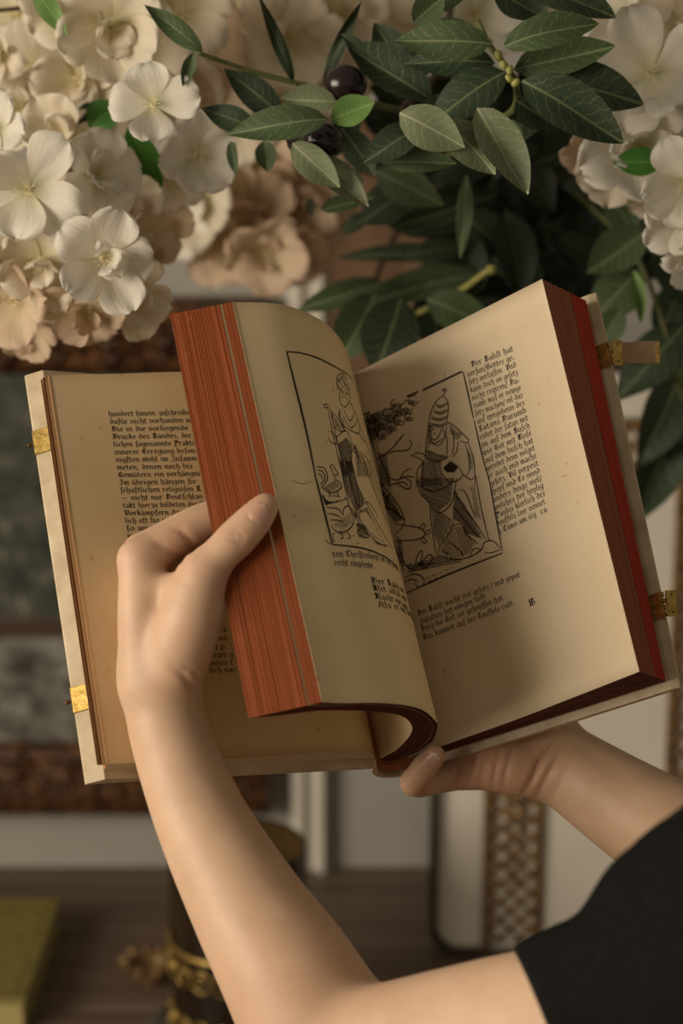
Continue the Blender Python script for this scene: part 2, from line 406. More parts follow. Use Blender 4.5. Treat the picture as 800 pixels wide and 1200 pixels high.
for k in range(5):
    a = (k - 2) * 0.55
    Mr = Matrix.Rotation(-a, 3, 'Y')
    om.ball((math.sin(a) * 0.010, 0, math.cos(a) * 0.010), (0.0042, 0.006, 0.011), Mr, 8, 6)
om.ball((0, -0.003, -0.002), (0.006, 0.007, 0.006), None, 8, 6)
orn = bpy.data.meshes.new('carved_leaf'); orn.from_pydata(np.concatenate(om.V).tolist(), [], om.F); orn.materials.append(M_GILT)
orn.polygons.foreach_set('use_smooth', np.ones(len(orn.polygons), bool))
for i in range(4):
    r = mk('frame_rail', *rail(cnr[i], cnr[(i + 1) % 4], inw[i]), M_GILT, pt, False)
    d = cnr[(i + 1) % 4] - cnr[i]; L = np.linalg.norm(d); d = d / L; n = int(L / 0.026)
    for k in range(1, n):
        for row, t in ((0, 0.034), (1, 0.052)):
            if row and k % 2: continue
            p = cnr[i] + d * (L * k / n) + inw[i] * t + np.array([0, -0.030, 0]) - BASE[r.name]
            ang = math.atan2(inw[i][0], inw[i][2]) + (math.pi if k % 2 else 0) + random.uniform(-.3, .3)
            inst('carved_leaf', orn, r, Matrix.Translation(p) @ Matrix.Rotation(ang, 4, 'Y') @ Matrix.Scale(random.uniform(0.8, 1.15), 4))

# ---------------------------------------------------------------- brown panel behind the greenery
bx0 = on_y(389, 300, YW - 0.02)[0]; bz1 = on_y(400, 130, YW - 0.02)[2]; bz0 = on_y(400, 470, YW - 0.02)[2]
bp = empty('wood_panel', (bx0 + 0.1, YW - 0.001, bz0), 'plain brown wooden panel hung on the wall behind the greenery', 'panel')
for k in range(3):
    MB().box((bx0 + k * 0.066, YW - 0.022, bz0), (bx0 + k * 0.066 + 0.0655, YW - 0.001, bz1), bev=0.001).build('board', M_BROWNPANEL, bp, False)

# ---------------------------------------------------------------- standing mirror with gilt lattice frame
YM = 1.93
ml = on_y(504, 960, YM)[0]; mr = ml + 0.335; mzt = on_y(600, 425, YM)[2]; mzb = ZT + 0.001
mi = empty('table_mirror', ((ml + mr) / 2, YM, ZT), 'pale standing mirror with gilt lattice bands, on the table behind the book', 'mirror')
def rrect(x0, x1, z0, z1, r, n=8):
    P = []
    for cx, cz, a0 in ((x1 - r, z0 + r, -90), (x1 - r, z1 - r, 0), (x0 + r, z1 - r, 90), (x0 + r, z0 + r, 180)):
        for k in range(n + 1):
            a = math.radians(a0 + 90 * k / n); P.append((cx + r * math.cos(a), cz + r * math.sin(a)))
    return P
def rslab(x0, x1, z0, z1, r, ya, yb):
    P = rrect(x0, x1, z0, z1, r); n = len(P)
    V = [(x, ya, z) for x, z in P] + [(x, yb, z) for x, z in P]
    return V, [list(range(n)), list(range(2 * n - 1, n - 1, -1))] + [[i, (i + 1) % n, n + (i + 1) % n, n + i] for i in range(n)]
def rring(x0, x1, z0, z1, r, t, ya, yb):
    A = rrect(x0, x1, z0, z1, r); B = rrect(x0 + t, x1 - t, z0 + t, z1 - t, max(r - t, 0.002)); n = len(A)
    V = [(x, ya, z) for x, z in A] + [(x, ya, z) for x, z in B] + [(x, yb, z) for x, z in A] + [(x, yb, z) for x, z in B]
    Fc = []
    for i in range(n):
        j = (i + 1) % n; Fc += [[i, j, n + j, n + i], [2 * n + i, i, j, 2 * n + j], [n + i, n + j, 3 * n + j, 3 * n + i]]
    return V, Fc
mk('backboard', *rslab(ml + .002, mr - .002, mzb + .002, mzt - .002, 0.028, YM + 0.004, YM + 0.018), M_DARKRIM, mi, False)
mk('outer_rim', *rring(ml, mr, mzb, mzt, 0.03, 0.0075, YM - 0.010, YM + 0.02), M_DARKRIM, mi, False)
mk('outer_glass', *rring(ml + .0075, mr - .0075, mzb + .0075, mzt - .0075, 0.024, 0.045, YM - 0.001, YM + 0.006), M_GLASS, mi, False)
lx0 = on_y(566, 1000, YM - 0.01)[0]; lw = 0.058; o_ = lx0 - ml
gx0, gx1, gz0, gz1 = ml + o_, mr - o_, mzb + 0.006, mzt - o_
bands = ((gx0, gx0 + lw, gz0, gz1), (gx1 - lw, gx1, gz0, gz1), (gx0 + lw, gx1 - lw, gz1 - lw, gz1))
for (x0, x1, z0, z1) in bands:
    MB().box((x0, YM - 0.0055, z0), (x1, YM + 0.004, z1)).build('lattice_backing', M_GLASS, mi, False)
mw = 0.008
for (x0, x1, z0, z1) in ((gx0, gx0 + mw, gz0, gz1), (gx1 - mw, gx1, gz0, gz1), (gx0 + mw, gx1 - mw, gz1 - mw, gz1), (gx0 + lw - mw, gx0 + lw, gz0, gz1 - lw + mw), (gx1 - lw, gx1 - lw + mw, gz0, gz1 - lw + mw), (gx0 + lw, gx1 - lw, gz1 - lw, gz1 - lw + mw)):
    MB().box((x0, YM - 0.012, z0), (x1, YM + 0.004, z1), bev=0.002).build('gilt_moulding', M_GILT2, mi, False)
def lattice(x0, x1, z0, z1):
    mb = MB(); st = 0.0195; hw = 0.0017
    for sg in (1, -1):
        c = (z0 if sg > 0 else z0) - (x1 - x0)
        while c < z1 + (x1 - x0):
            pts = []
            for x in (x0, x1):                  # z = c + sg*(x-x0)
                pts.append((x, c + sg * (x - x0)))
            (xa_, za_), (xb_, zb_) = pts
            def clip(xa_, za_, xb_, zb_):
                out = []
                for (xx, zz, ox, oz) in ((xa_, za_, xb_, zb_), (xb_, zb_, xa_, za_)):
                    if zz < z0: t = (z0 - zz) / (oz - zz); xx, zz = xx + (ox - xx) * t, z0
                    elif zz > z1: t = (z1 - zz) / (oz - zz); xx, zz = xx + (ox - xx) * t, z1
                    out.append((xx, zz))
                return out
            if not (max(za_, zb_) <= z0 or min(za_, zb_) >= z1):
                (xa_, za_), (xb_, zb_) = clip(xa_, za_, xb_, zb_)
                L = math.hypot(xb_ - xa_, zb_ - za_)
                if L > 0.006:
                    Mx = Matrix.Translation(((xa_ + xb_) / 2, YM - 0.0072 - 0.0009 * sg, (za_ + zb_) / 2)) @ Matrix.Rotation(-math.atan2(zb_ - za_, xb_ - xa_), 4, 'Y')
                    mb.box((-L / 2, -0.002, -hw), (L / 2, 0.002, hw), Mx)
            c += st
    return mb
ix = 0.0075
for (x0, x1, z0, z1) in ((gx0 + ix, gx0 + lw - ix, gz0 + ix, gz1 - ix), (gx1 - lw + ix, gx1 - ix, gz0 + ix, gz1 - ix),
                         (gx0 + lw - ix, gx1 - lw + ix, gz1 - lw + ix, gz1 - ix)):
    tag(lattice(x0, x1, z0, z1).build('lattice', M_GILT2, mi, False), kind='stuff')
for cx in (gx0 + lw / 2, gx1 - lw / 2):          # carved pendant leaves over the lattice
    zt = on_y(600, 905, YM)[2]; zb = on_y(600, 1020, YM)[2]
    mb = MB()
    for k in range(6):
        t = k / 5; z = zt + (zb - zt) * t; r = 0.0095 * (1 - t * 0.8)
        for sg in (-1, 1):
            mb.ball((cx + sg * r * 0.65, YM - 0.0095, z), (r * 0.75, 0.004, 0.011), Matrix.Rotation(sg * 0.5, 3, 'Y'), 8, 6)
    mb.build('carved_pendant', M_GILT2, mi)
mk('mirror_glass', *rslab(gx0 + lw - .001, gx1 - lw + .001, gz0 + .001, gz1 - lw + .001, 0.002, YM - 0.004, YM + 0.005), M_GLASS, mi, False)
MB().box(((ml + mr) / 2 - 0.02, YM + 0.018, mzb), ((ml + mr) / 2 + 0.02, YM + 0.10, mzb + 0.006)).box(((ml + mr) / 2 - 0.02, YM + 0.018, mzb), ((ml + mr) / 2 + 0.02, YM + 0.03, mzb + 0.3)).build('easel_foot', M_DARKRIM, mi, False)

# ---------------------------------------------------------------- dark amber jar on a silver tray
jc = on_z(281, 1222, ZT); jc = np.array([jc[0], jc[1], ZT])
# top rim height from the rim pixel
rr = (281 - 400) / FPX * AX_R + (600 - 989) / FPX * AX_U + AX_F
jz = (CAM + rr * (jc[1] / rr[1]))[2]; JR = 81 / FPX * float((np.array([jc[0], jc[1], jz]) - CAM) @ AX_F); JH = jz - ZT
tr = empty('round_tray', (jc[0], jc[1], ZT), 'round silver tray with a raised rim under the dark jar', 'tray')
TR = JR * 1.34
MB().lathe([(0.0005, 0.002), (TR * 0.9, 0.002), (TR * 0.97, 0.006), (TR, 0.012), (TR * 1.02, 0.012), (TR * 1.01, 0.004), (TR * 0.9, 0.0), (0.0005, 0.0)], (jc[0], jc[1], ZT), 64).build('tray_plate', M_SILVER, tr)
ring = [(jc[0] + TR * 1.015 * math.cos(a), jc[1] + TR * 1.015 * math.sin(a), ZT + 0.013) for a in np.linspace(0, 2 * math.pi, 65)]
MB().tube(ring, 0.0022, 6, False).build('beaded_rim', M_SILVER, tr)
jr = empty('amber_jar', (jc[0], jc[1], ZT + 0.002), 'dark amber glass jar with gold filigree base, on the silver tray', 'jar')
H_ = JH - 0.002; zb_ = ZT + 0.002
MB().lathe([(0.001, 0.0), (JR * 0.88, 0.0), (JR * 0.96, 0.006), (JR, 0.02), (JR, H_ - 0.004), (JR * 0.985, H_), (JR * 0.955, H_ - 0.002)], (jc[0], jc[1], zb_), 64).build('glass_body', M_JAR, jr)
MB().lathe([(JR * 0.955, H_ - 0.002), (JR * 0.945, H_ - 0.02), (JR * 0.94, H_ * 0.62), (0.001, H_ * 0.6)], (jc[0], jc[1], zb_), 64).build('inner_glass', M_JARIN, jr)
gl = MB()
for row in (0, 2):
    for k in range(18):
        a0 = 2 * math.pi * (k + .5 * (row % 2)) / 18; zc = 0.036 + 0.025 * row
        for q, (rz, ro) in enumerate(((0.0105, 0.0), (0.004, 0.002))):
            pts = []
            for tt in np.linspace(0, 2 * math.pi, 11):
                aa = a0 + rz * math.cos(tt) / JR; pts.append((jc[0] + (JR + 0.0012) * math.cos(aa), jc[1] + (JR + 0.0012) * math.sin(aa), zb_ + zc + ro + rz * math.sin(tt)))
            gl.tube(pts, 0.0009, 5, False)
for zz in (0.004, 0.022, 0.106):
    gl.tube([(jc[0] + (JR + 0.001) * math.cos(a), jc[1] + (JR + 0.001) * math.sin(a), zb_ + zz) for a in np.linspace(0, 2 * math.pi, 49)], 0.0022, 6, False)
gl.build('gold_filigree', M_BRASS, jr)
# small gilt leaf dish between tray rim and jar
gc = on_z(188, 1178, ZT); gc[2] = ZT
gd = empty('gilt_leaf_dish', (gc[0], gc[1], ZT), 'small gold leaf-edged dish on the table left of the jar', 'dish')
gc2 = np.array([gc[0] - 0.012, gc[1] + 0.05, ZT]); gd.location = gc2; BASE[gd.name] = gc2
MB().lathe([(0.001, 0.002), (0.012, 0.002), (0.021, 0.010), (0.024, 0.020), (0.022, 0.020), (0.018, 0.012), (0.011, 0.005), (0.001, 0.004)], gc2, 32).build('bowl', M_GILT2, gd)
MB().lathe([(0.001, 0.0), (0.013, 0.0), (0.012, 0.003), (0.001, 0.003)], gc2, 24).build('foot', M_GILT2, gd)
for k in range(10):
    a = 2 * math.pi * k / 10
    MB().ball(gc2 + np.array([0.026 * math.cos(a), 0.026 * math.sin(a), 0.021]), (0.006, 0.003, 0.005), Matrix.Rotation(a, 3, 'Z'), 8, 6).build('leaf_lobe', M_GILT2, gd)

# ---------------------------------------------------------------- olive-green book lying on the table
ztop = ZT + 0.036
A = on_z(71, 1052, ztop); B = on_z(30, 1172, ztop)
dv = (B - A); Lb = np.linalg.norm(dv); dv /= Lb; wv = np.array([dv[1], -dv[0], 0.0]); wv = wv if wv[0] < 0 else -wv; Wb = 0.17
ob = empty('closed_book', tuple((A + B) / 2 * np.array([1, 1, 0]) + np.array([0, 0, ZT])), 'closed olive-gold cloth book lying on the table at the left', 'book')
Mb = Matrix(((wv[0], -dv[0], 0, B[0]), (wv[1], -dv[1], 0, B[1]), (0, 0, 1, ZT), (0, 0, 0, 1)))
MB().box((0, 0, 0.0), (Wb, Lb, 0.0045), Mb, 0.0015).build('back_board', M_OLIVEBOOK, ob, False)
MB().box((0, 0, 0.0315), (Wb, Lb, 0.036), Mb, 0.0015).build('front_board', M_OLIVEBOOK, ob, False)
MB().box((0.004, 0.004, 0.0045), (Wb - 0.002, Lb - 0.004, 0.0315), Mb).build('page_block', M_BOOKPAGE, ob, False)
sp = MB()
for k in range(2):
    sp.box((0.006, -0.0006, 0.0330 + 0.0), (Wb - 0.006, 0.0002, 0.0345), Mb)
MB().box((0.010, 0.010, 0.036), (Wb - 0.01, 0.0115, 0.0364), Mb).box((0.010, Lb - 0.0115, 0.036), (Wb - 0.01, Lb - 0.01, 0.0364), Mb).box((0.010, 0.010, 0.036), (0.0115, Lb - 0.01, 0.0364), Mb).build('gold_fillet', M_GOLD, ob, False)
MB().box((Wb - 0.003, 0, 0.0), (Wb + 0.001, Lb, 0.036), Mb, 0.0015).build('spine', M_OLIVEBOOK, ob, False)

# ================================================================ the old book
BH = 22.26
ra, rb = math.radians(11.18), math.radians(19.14)
BG = px(447, 895, 120)
BS = np.array([-math.sin(ra) * math.cos(rb), math.cos(ra) * math.cos(rb), math.sin(rb)])   # up along the spine
BR = np.array([math.cos(ra), math.sin(ra), 0.0])                                            # across, to the right
BN = np.cross(BS, BR); BN = -BN if BN[2] > 0 else BN                                        # out of the pages, to the reader
def bk(u, v, w_):
    u = np.asarray(u, float)[..., None]; v = np.asarray(v, float)[..., None]; w_ = np.asarray(w_, float)[..., None]
    return BG + BR * u + BN * v + BS * w_
def resample(P, n=90):
    P = np.asarray(P, float); Q = np.vstack([2 * P[0] - P[1], P, 2 * P[-1] - P[-2]]); out = []
    for i in range(len(P) - 1):
        p0, p1, p2, p3 = Q[i:i + 4]
        for t in np.linspace(0, 1, 24, endpoint=False):
            out.append(0.5 * (2 * p1 + (p2 - p0) * t + (2 * p0 - 5 * p1 + 4 * p2 - p3) * t ** 2 + (3 * p1 - p0 - 3 * p2 + p3) * t ** 3))
    out.append(P[-1]); out = np.array(out)
    s = np.r_[0, np.cumsum(np.linalg.norm(np.diff(out, axis=0), axis=1))]
    q = np.linspace(0, s[-1], n)
    return np.c_[np.interp(q, s, out[:, 0]), np.interp(q, s, out[:, 1])]
class Surf:
    def __init__(s, Pb, Pt, w0=0.0, w1=BH, n=110):
        s.b = resample(Pb, n); s.t = resample(Pt, n); s.w0 = w0; s.w1 = w1; s.n = n
        s.La = (np.linalg.norm(np.diff(s.b, axis=0), axis=1).sum() + np.linalg.norm(np.diff(s.t, axis=0), axis=1).sum()) / 2
        s.Lw = w1 - w0
    def at(s, a, w_):
        a = np.clip(np.asarray(a, float), -0.02, 1.02); w_ = np.asarray(w_, float); x = a * (s.n - 1); i = np.clip(x.astype(int), 0, s.n - 2); f = x - i
        ub = s.b[i] * (1 - f)[..., None] + s.b[i + 1] * f[..., None]; ut = s.t[i] * (1 - f)[..., None] + s.t[i + 1] * f[..., None]
        uv = ub * (1 - w_)[..., None] + ut * w_[..., None]
        return bk(uv[..., 0], uv[..., 1], s.w0 + s.Lw * w_)
    def normal(s, a, w_):
        e = 0.006
        d1 = s.at(np.clip(a + e, 0, 1), w_) - s.at(np.clip(a - e, 0, 1), w_); d2 = s.at(a, w_ + e) - s.at(a, w_ - e)
        n = np.cross(d1, d2); n /= np.linalg.norm(n, axis=-1)[..., None]
        return n * s.sgn
    def orient(s, a=0.3):
        s.sgn = 1.0; n = s.normal(np.array([a]), np.array([0.5]))[0]; p = s.at(np.array([a]), np.array([0.5]))[0]
        s.sgn = -1.0 if n @ p > 0 else 1.0; return s
    def proj(s, a, w_):
        P = s.at(a, w_); return np.stack([400 + FPX * P[..., 0] / P[..., 2], 600 - FPX * P[..., 1] / P[..., 2]], -1)
    def inv(s, q, a0=0.0, a1=1.0):
        q = np.asarray(q, float).reshape(-1, 2)
        A, W_ = np.meshgrid(np.linspace(a0, a1, 70), np.linspace(0, 1, 60), indexing='ij'); A = A.ravel(); W_ = W_.ravel(); G = s.proj(A, W_)
        a = np.empty(len(q)); w_ = np.empty(len(q))
        for i in range(0, len(q), 500):
            d = ((q[i:i + 500, None, :] - G[None]) ** 2).sum(-1).argmin(1); a[i:i + 500] = A[d]; w_[i:i + 500] = W_[d]
        for it in range(8):
            e = 1e-3; p = s.proj(a, w_); ja = (s.proj(a + e, w_) - p) / e; jw = (s.proj(a, w_ + e) - p) / e; r = q - p
            det = ja[:, 0] * jw[:, 1] - ja[:, 1] * jw[:, 0]; det = np.where(np.abs(det) < 1e4, 1e9, det)
            a = np.clip(a + np.clip((r[:, 0] * jw[:, 1] - r[:, 1] * jw[:, 0]) / det, -.03, .03), a0, a1)
            w_ = w_ + np.clip((ja[:, 0] * r[:, 1] - ja[:, 1] * r[:, 0]) / det, -.03, .03)
        return a, w_
book = empty('open_book', tuple(c2w(bk(0, 0, -0.5))), 'old open book with red page edges and vellum covers, held in two hands', 'book')

def grid_faces(n, m, off=0): return [[off + i * m + j, off + (i + 1) * m + j, off + (i + 1) * m + j + 1, off + i * m + j + 1] for i in range(n - 1) for j in range(m - 1)]
def block(name, Fb, Ft, Bb, Bt, end, edge, paper, parent, w0=0.0, w1=BH, ridge=0.025, cols=64, n=80, foot=None):
    """stack of leaves between a front and a back profile; end = index of the fore-edge (0 or -1)"""
    Fb, Ft, Bb, Bt = (resample(p, n) for p in (Fb, Ft, Bb, Bt)); V = []; Fc = []; MI = []; UV = []; off = 0
    nw = 10
    def put(P, uv, na, nb, mi):
        nonlocal off
        V.append(P.reshape(-1, 3)); UV.append(uv.reshape(-1, 2)); f = grid_faces(na, nb, off); Fc.extend(f); MI.extend([mi] * len(f)); off += na * nb
    W_ = np.linspace(0, 1, nw)
    for (b, t) in ((Fb, Ft), (Bb, Bt)):
        uvw = b[:, None] * (1 - W_)[None, :, None] + t[:, None] * W_[None, :, None]
        put(bk(uvw[..., 0], uvw[..., 1], np.broadcast_to(w0 + (w1 - w0) * W_, uvw.shape[:2])), np.stack(np.meshgrid(np.linspace(0, 1, n), W_, indexing='ij'), -1), n, nw, 1)
    T = np.linspace(0, 1, cols); nwf = 24; Wf = np.linspace(0, 1, nwf)
    eb = Fb[end] * (1 - T)[:, None] + Bb[end] * T[:, None]; et = Ft[end] * (1 - T)[:, None] + Bt[end] * T[:, None]
    ob = Fb[end] - Fb[end + (1 if end == 0 else -1)]; ob = ob / np.linalg.norm(ob)
    rg = RNG.normal(0, 1, cols) * ridge; rg[0] = rg[-1] = 0
    slow = np.cumsum(RNG.normal(0, .25, (cols, nwf)), axis=1) * ridge * 0.25
    uvw = eb[:, None] * (1 - Wf)[None, :, None] + et[:, None] * Wf[None, :, None] + ob[None, None] * (rg[:, None] + slow)[..., None]
    put(bk(uvw[..., 0], uvw[..., 1], np.broadcast_to(w0 + (w1 - w0) * Wf, uvw.shape[:2])), np.stack(np.meshgrid(T, Wf, indexing='ij'), -1), cols, nwf, 0)
    L = 14; T2 = np.linspace(0, 1, L); sr = np.r_[0, RNG.normal(0, 1, L - 2) * ridge * 1.4, 0]
    for (F_, B_, ww, sg) in ((Fb, Bb, w0, -1), (Ft, Bt, w1, 1)):
        q = F_[:, None] * (1 - T2)[None, :, None] + B_[:, None] * T2[None, :, None]
        put(bk(q[..., 0], q[..., 1], np.broadcast_to(ww + sg * sr * 0.6, q.shape[:2])), np.stack(np.broadcast_arrays(T2[None, :], np.linspace(0, 1, n)[:, None]), -1), n, L, 0 if foot is None else 2)
    mats = [edge, paper] + ([foot] if foot else [])
    return mk(name, c2w(np.concatenate(V)), Fc, None, parent, True, uv=np.concatenate(UV), midx=MI, mats=mats)
def page(name, S, mat, parent, thick=0.018):
    A = np.linspace(0, 1, 80); W_ = np.linspace(0, 1, 24); a, w_ = (g.ravel() for g in np.meshgrid(A, W_, indexing='ij'))
    P = S.at(a, w_); n = S.normal(a, np.clip(w_, .01, .99)); top = P + n * thick; n0 = len(P)
    f = grid_faces(80, 24); f2 = [[i + n0 for i in q[::-1]] for q in f]; rim = [i * 24 for i in range(80)] + [79 * 24 + j for j in range(1, 24)] + [i * 24 + 23 for i in range(78, -1, -1)] + [j for j in range(22, 0, -1)]
    f3 = [[rim[i], rim[(i + 1) % len(rim)], rim[(i + 1) % len(rim)] + n0, rim[i] + n0] for i in range(len(rim))]
    return mk(name, c2w(np.concatenate([top, P])), f + f2 + f3, mat, parent, True)

mixp = lambda A, B, t: [tuple(np.array(p) * (1 - t) + np.array(q) * t) for p, q in zip(resample(A, 40), resample(B, 40))]
# ---- profiles across the book (u right, v towards the reader), at the tail (B) and the head (T)
FB = [(-2.22, 16.37), (-1.3, 15.44), (.77, 13.75), (2.44, 11.27), (3.26, 7.72), (3.3, 5.68), (2.91, 2.9), (1.64, .76), (.64, .09)]
FT = [(-2.96, 15.99), (-.45, 14.49), (1.42, 11.58), (2.39, 8.18), (2.74, 4.29), (2.75, 2.6), (2.3, 1.2), (1.3, .4), (.5, .0)]
KB = [(-5.92, 16.04), (-4.31, 15.41), (-2.7, 14.96), (-1.39, 14.0), (.27, 12.33), (1.52, 10.33), (1.97, 7.82), (1.8, 5.54), (1.0, 2.88), (.1, 1.5), (-.3, .5)]
KT = [(-6.3, 16.04), (-4.7, 15.3), (-3.3, 14.5), (-1.9, 13.3), (-.2, 11.3), (.9, 9.4), (1.4, 7.2), (1.5, 5.0), (1.0, 2.6), (.1, 1.3), (-.3, .5)]
RB = [(.6, -.2), (1.8, .35), (3.36, 1.42), (7.43, 4.18), (10.8, 6.95), (14.1, 9.76)]
RT = [(.4, .4), (1.4, 1.7), (2.71, 3.01), (5.69, 5.34), (9.7, 8.22), (13.77, 11.21)]
CB = [(.9, -1.5), (3.4, -.25), (9.2, 2.85), (15.75, 6.45)]
CT = [(.9, -1.3), (3.3, .2), (9.2, 3.4), (16.4, 7.1)]
LB = [(-.3, .8), (-.35, 2.4), (-.6, 3.9), (-1.05, 4.6), (-1.96, 5.25), (-5, 7.0), (-8.32, 8.94), (-12.45, 11.6), (-13.65, 12.4)]
LT = [(-.3, .8), (-.4, 2.2), (-.8, 3.6), (-1.6, 4.9), (-3.0, 6.2), (-6.71, 8.3), (-10.2, 9.8), (-13.71, 11.35)]
DB = [(-.5, .5), (-.7, 1.9), (-5, 4.75), (-14.0, 11.0)]
DT = [(-.5, .5), (-.7, 1.9), (-5, 4.75), (-14.0, 10.9)]
# ---- turned bundle of leaves: main part and the thin front section
I1b, I1t = mixp(FB, KB, 0.20), mixp(FT, KT, 0.20); I2b, I2t = mixp(FB, KB, 0.165), mixp(FT, KT, 0.165)
b1 = block('turned_leaves', I1b, I1t, KB, KT, 0, M_EDGE, M_PAPER, book, foot=M_TAIL, ridge=.016)
b2 = block('turned_front_section', FB, FT, I2b, I2t, 0, M_EDGE, M_PAPER, book, cols=24, foot=M_TAIL, ridge=.012)
S_F = Surf(FB, FT).orient(0.2)
pg_f = page('turned_page', S_F, M_PAPER_T, book)
# ---- right-hand leaves
Mb_, Mt_ = mixp(RB, CB, 0.62), mixp(RT, CT, 0.62)
block('right_upper_leaves', RB, RT, Mb_, Mt_, -1, M_EDGE2, M_PAPER_R, book, foot=M_TAIL)
block('right_lower_leaves', Mb_, Mt_, CB, CT, -1, M_EDGE3, M_PAPER_R, book, foot=M_TAIL)
S_R = Surf(RB, RT).orient(0.6)
pg_r = page('right_page', S_R, M_PAPER_R, book)
# ---- left-hand leaves: a thin stack plus two loose sheets that stand out past the page
block('left_leaves', LB, LT, DB, DT, -1, M_TANEDGE, M_PAPER, book, w0=0.02, cols=20, foot=M_PAPER_R)
S_L = Surf(LB, LT).orient(0.6)
pg_l = page('left_page', S_L, M_PAPER, book)
def ext(P, du, dv, off):
    P = [np.array(p) for p in P]; Q = [p + np.array([-.02, -off]) for p in P[3:]]; Q[-1] = P[-1] + np.array([-du, dv - off]); return Q
for k, (du, dv, of) in enumerate(((0.20, 0.10, 0.10), (0.36, 0.20, 0.24), (0.5, 0.25, .40))):
    page('loose_sheet', Surf(ext(LB, du, dv, of), ext(LT, du, dv, of), 0.05 * k, BH - 0.04 * k).orient(0.6), (M_PAPER, M_TANEDGE, M_PAPER)[k], book)

# ---- covers and spine: closed profiles extruded along the spine
def prism(name, poly, w0, w1, mat, parent, polyT=None, rnd=0.0):
    A = np.array(poly, float); B = np.array(polyT if polyT is not None else poly, float); n = len(A); ce = A.mean(0)
    rows = [(w0, 0.10), (w0 + .08, 0.0), (w1 - .08, 0.0), (w1, 0.10)]
    V = []
    for (w_, sh) in rows:
        t = (w_ - w0) / (w1 - w0); Q = A * (1 - t) + B * t
        if sh:
            nx = np.roll(Q, -1, 0) - np.roll(Q, 1, 0); nx /= np.linalg.norm(nx, axis=1)[:, None] + 1e-9; Q = Q + np.c_[-nx[:, 1], nx[:, 0]] * sh * rnd
        V.append(bk(Q[:, 0], Q[:, 1], np.full(n, w_)))
    Fc = [[r * n + i, r * n + (i + 1) % n, (r + 1) * n + (i + 1) % n, (r + 1) * n + i] for r in range(3) for i in range(n)] + [list(range(n))[::-1], [3 * n + i for i in range(n)]]
    return mk(name, c2w(np.concatenate(V)), Fc, mat, parent, False)
cl = prism('front_cover', [(-.45, 1.62), (-7, 6.2), (-13.8, 11.05), (-14.0, 11.2), (-15.0, 10.98), (-15.1, 10.86), (-15.05, 10.7), (-14.1, 10.3), (-7.2, 5.7), (-.45, 1.15)], -.45, BH + .45, M_VELLUM, book)
cr = prism('back_cover', [(3.35, -.55), (9.0, 2.45), (16.0, 6.25), (16.45, 6.32), (16.55, 6.15), (16.4, 5.9), (9.2, 2.0), (3.45, -.98)], -.45, BH + .45, M_VELLUM, book,
           polyT=[(3.35, -.55), (9.0, 2.75), (16.6, 6.85), (17.05, 6.95), (17.18, 6.78), (17.0, 6.5), (9.2, 2.3), (3.45, -.98)])
spn = [(-.47, 1.60), (-.62, .4), (-.45, -.9), (.1, -1.9), (.95, -2.35), (2.0, -2.25), (2.8, -1.5), (3.38, -.62)]
spi = [(3.15, -.55), (2.5, -1.3), (1.85, -1.85), (1.0, -1.95), (.4, -1.6), (-.1, -.8), (-.3, .4), (-.28, 1.55)]
prism('spine', list(resample(spn, 18)) + list(resample(spi, 18)), -.45, BH + .45, M_VELLUM, book)
prism('spine_lining', list(resample([(-.28, 1.4), (-.1, -.2), (.6, -1.2), (1.3, -1.4), (2.6, -.9), (3.0, -.4)], 14)) + [(2.2, .2), (.5, .3), (-.1, 1.2)], -.25, BH + .2, M_EDGE2, book)
# turned-in vellum lip along tail of the front cover, seen below the page
# ---- clasps
def cover_frame(Pin, Pout, w_):                  # local axes on a cover near its fore-edge
    a = bk(*Pin, w_); b = bk(*Pout, w_); x = (b - a) / np.linalg.norm(b - a); z = np.cross(x, BS); z /= np.linalg.norm(z)
    if z @ a > 0: z = -z
    return b, x, z
def clasp_box(mb, o, x, z, x0, x1, s0, s1, z0, z1, bev=0.04):
    M4 = Matrix.Identity(4)
    R3 = np.stack([x, BS, z], 1); M4 = np.eye(4); M4[:3, :3] = R3; M4[:3, 3] = o
    t = MB().box((x0, s0, z0), (x1, s1, z1), M4, bev); mb.add(c2w(np.concatenate(t.V)), t.F)
for yp in ((38, 505, 34, 533), (84, 806, 88, 836)):
    # find heights along the fore-edge from the pixels
    Wt = np.linspace(0, BH, 400); PP = bk(np.full(400, -15.05), np.full(400, 11.0), Wt); yy = 600 - FPX * PP[:, 1] / PP[:, 2]
    wa = Wt[np.abs(yy - yp[1]).argmin()]; wb = Wt[np.abs(yy - yp[3]).argmin()]
    o, x, z = cover_frame((-14.0, 11.2), (-15.0, 10.98), 0.0); mb = MB()
    clasp_box(mb, o, x, z, -.95, .12, wb, wa, .0, .07); clasp_box(mb, o, x, z, .06, .13, wb, wa, -.35, .07, 0.02)
    pl = mb.build('clasp_plate', M_BRASS, book, False)
    mid = o + BS * (wa + wb) / 2 + x * .1 - z * .1
    MB().tube(c2w(np.array([mid, mid + x * .28, mid + x * .30, mid + x * .42])), np.array([.07, .07, .12, .10]) / 100, 10).build('clasp_pin', M_STEELPIN, pl)
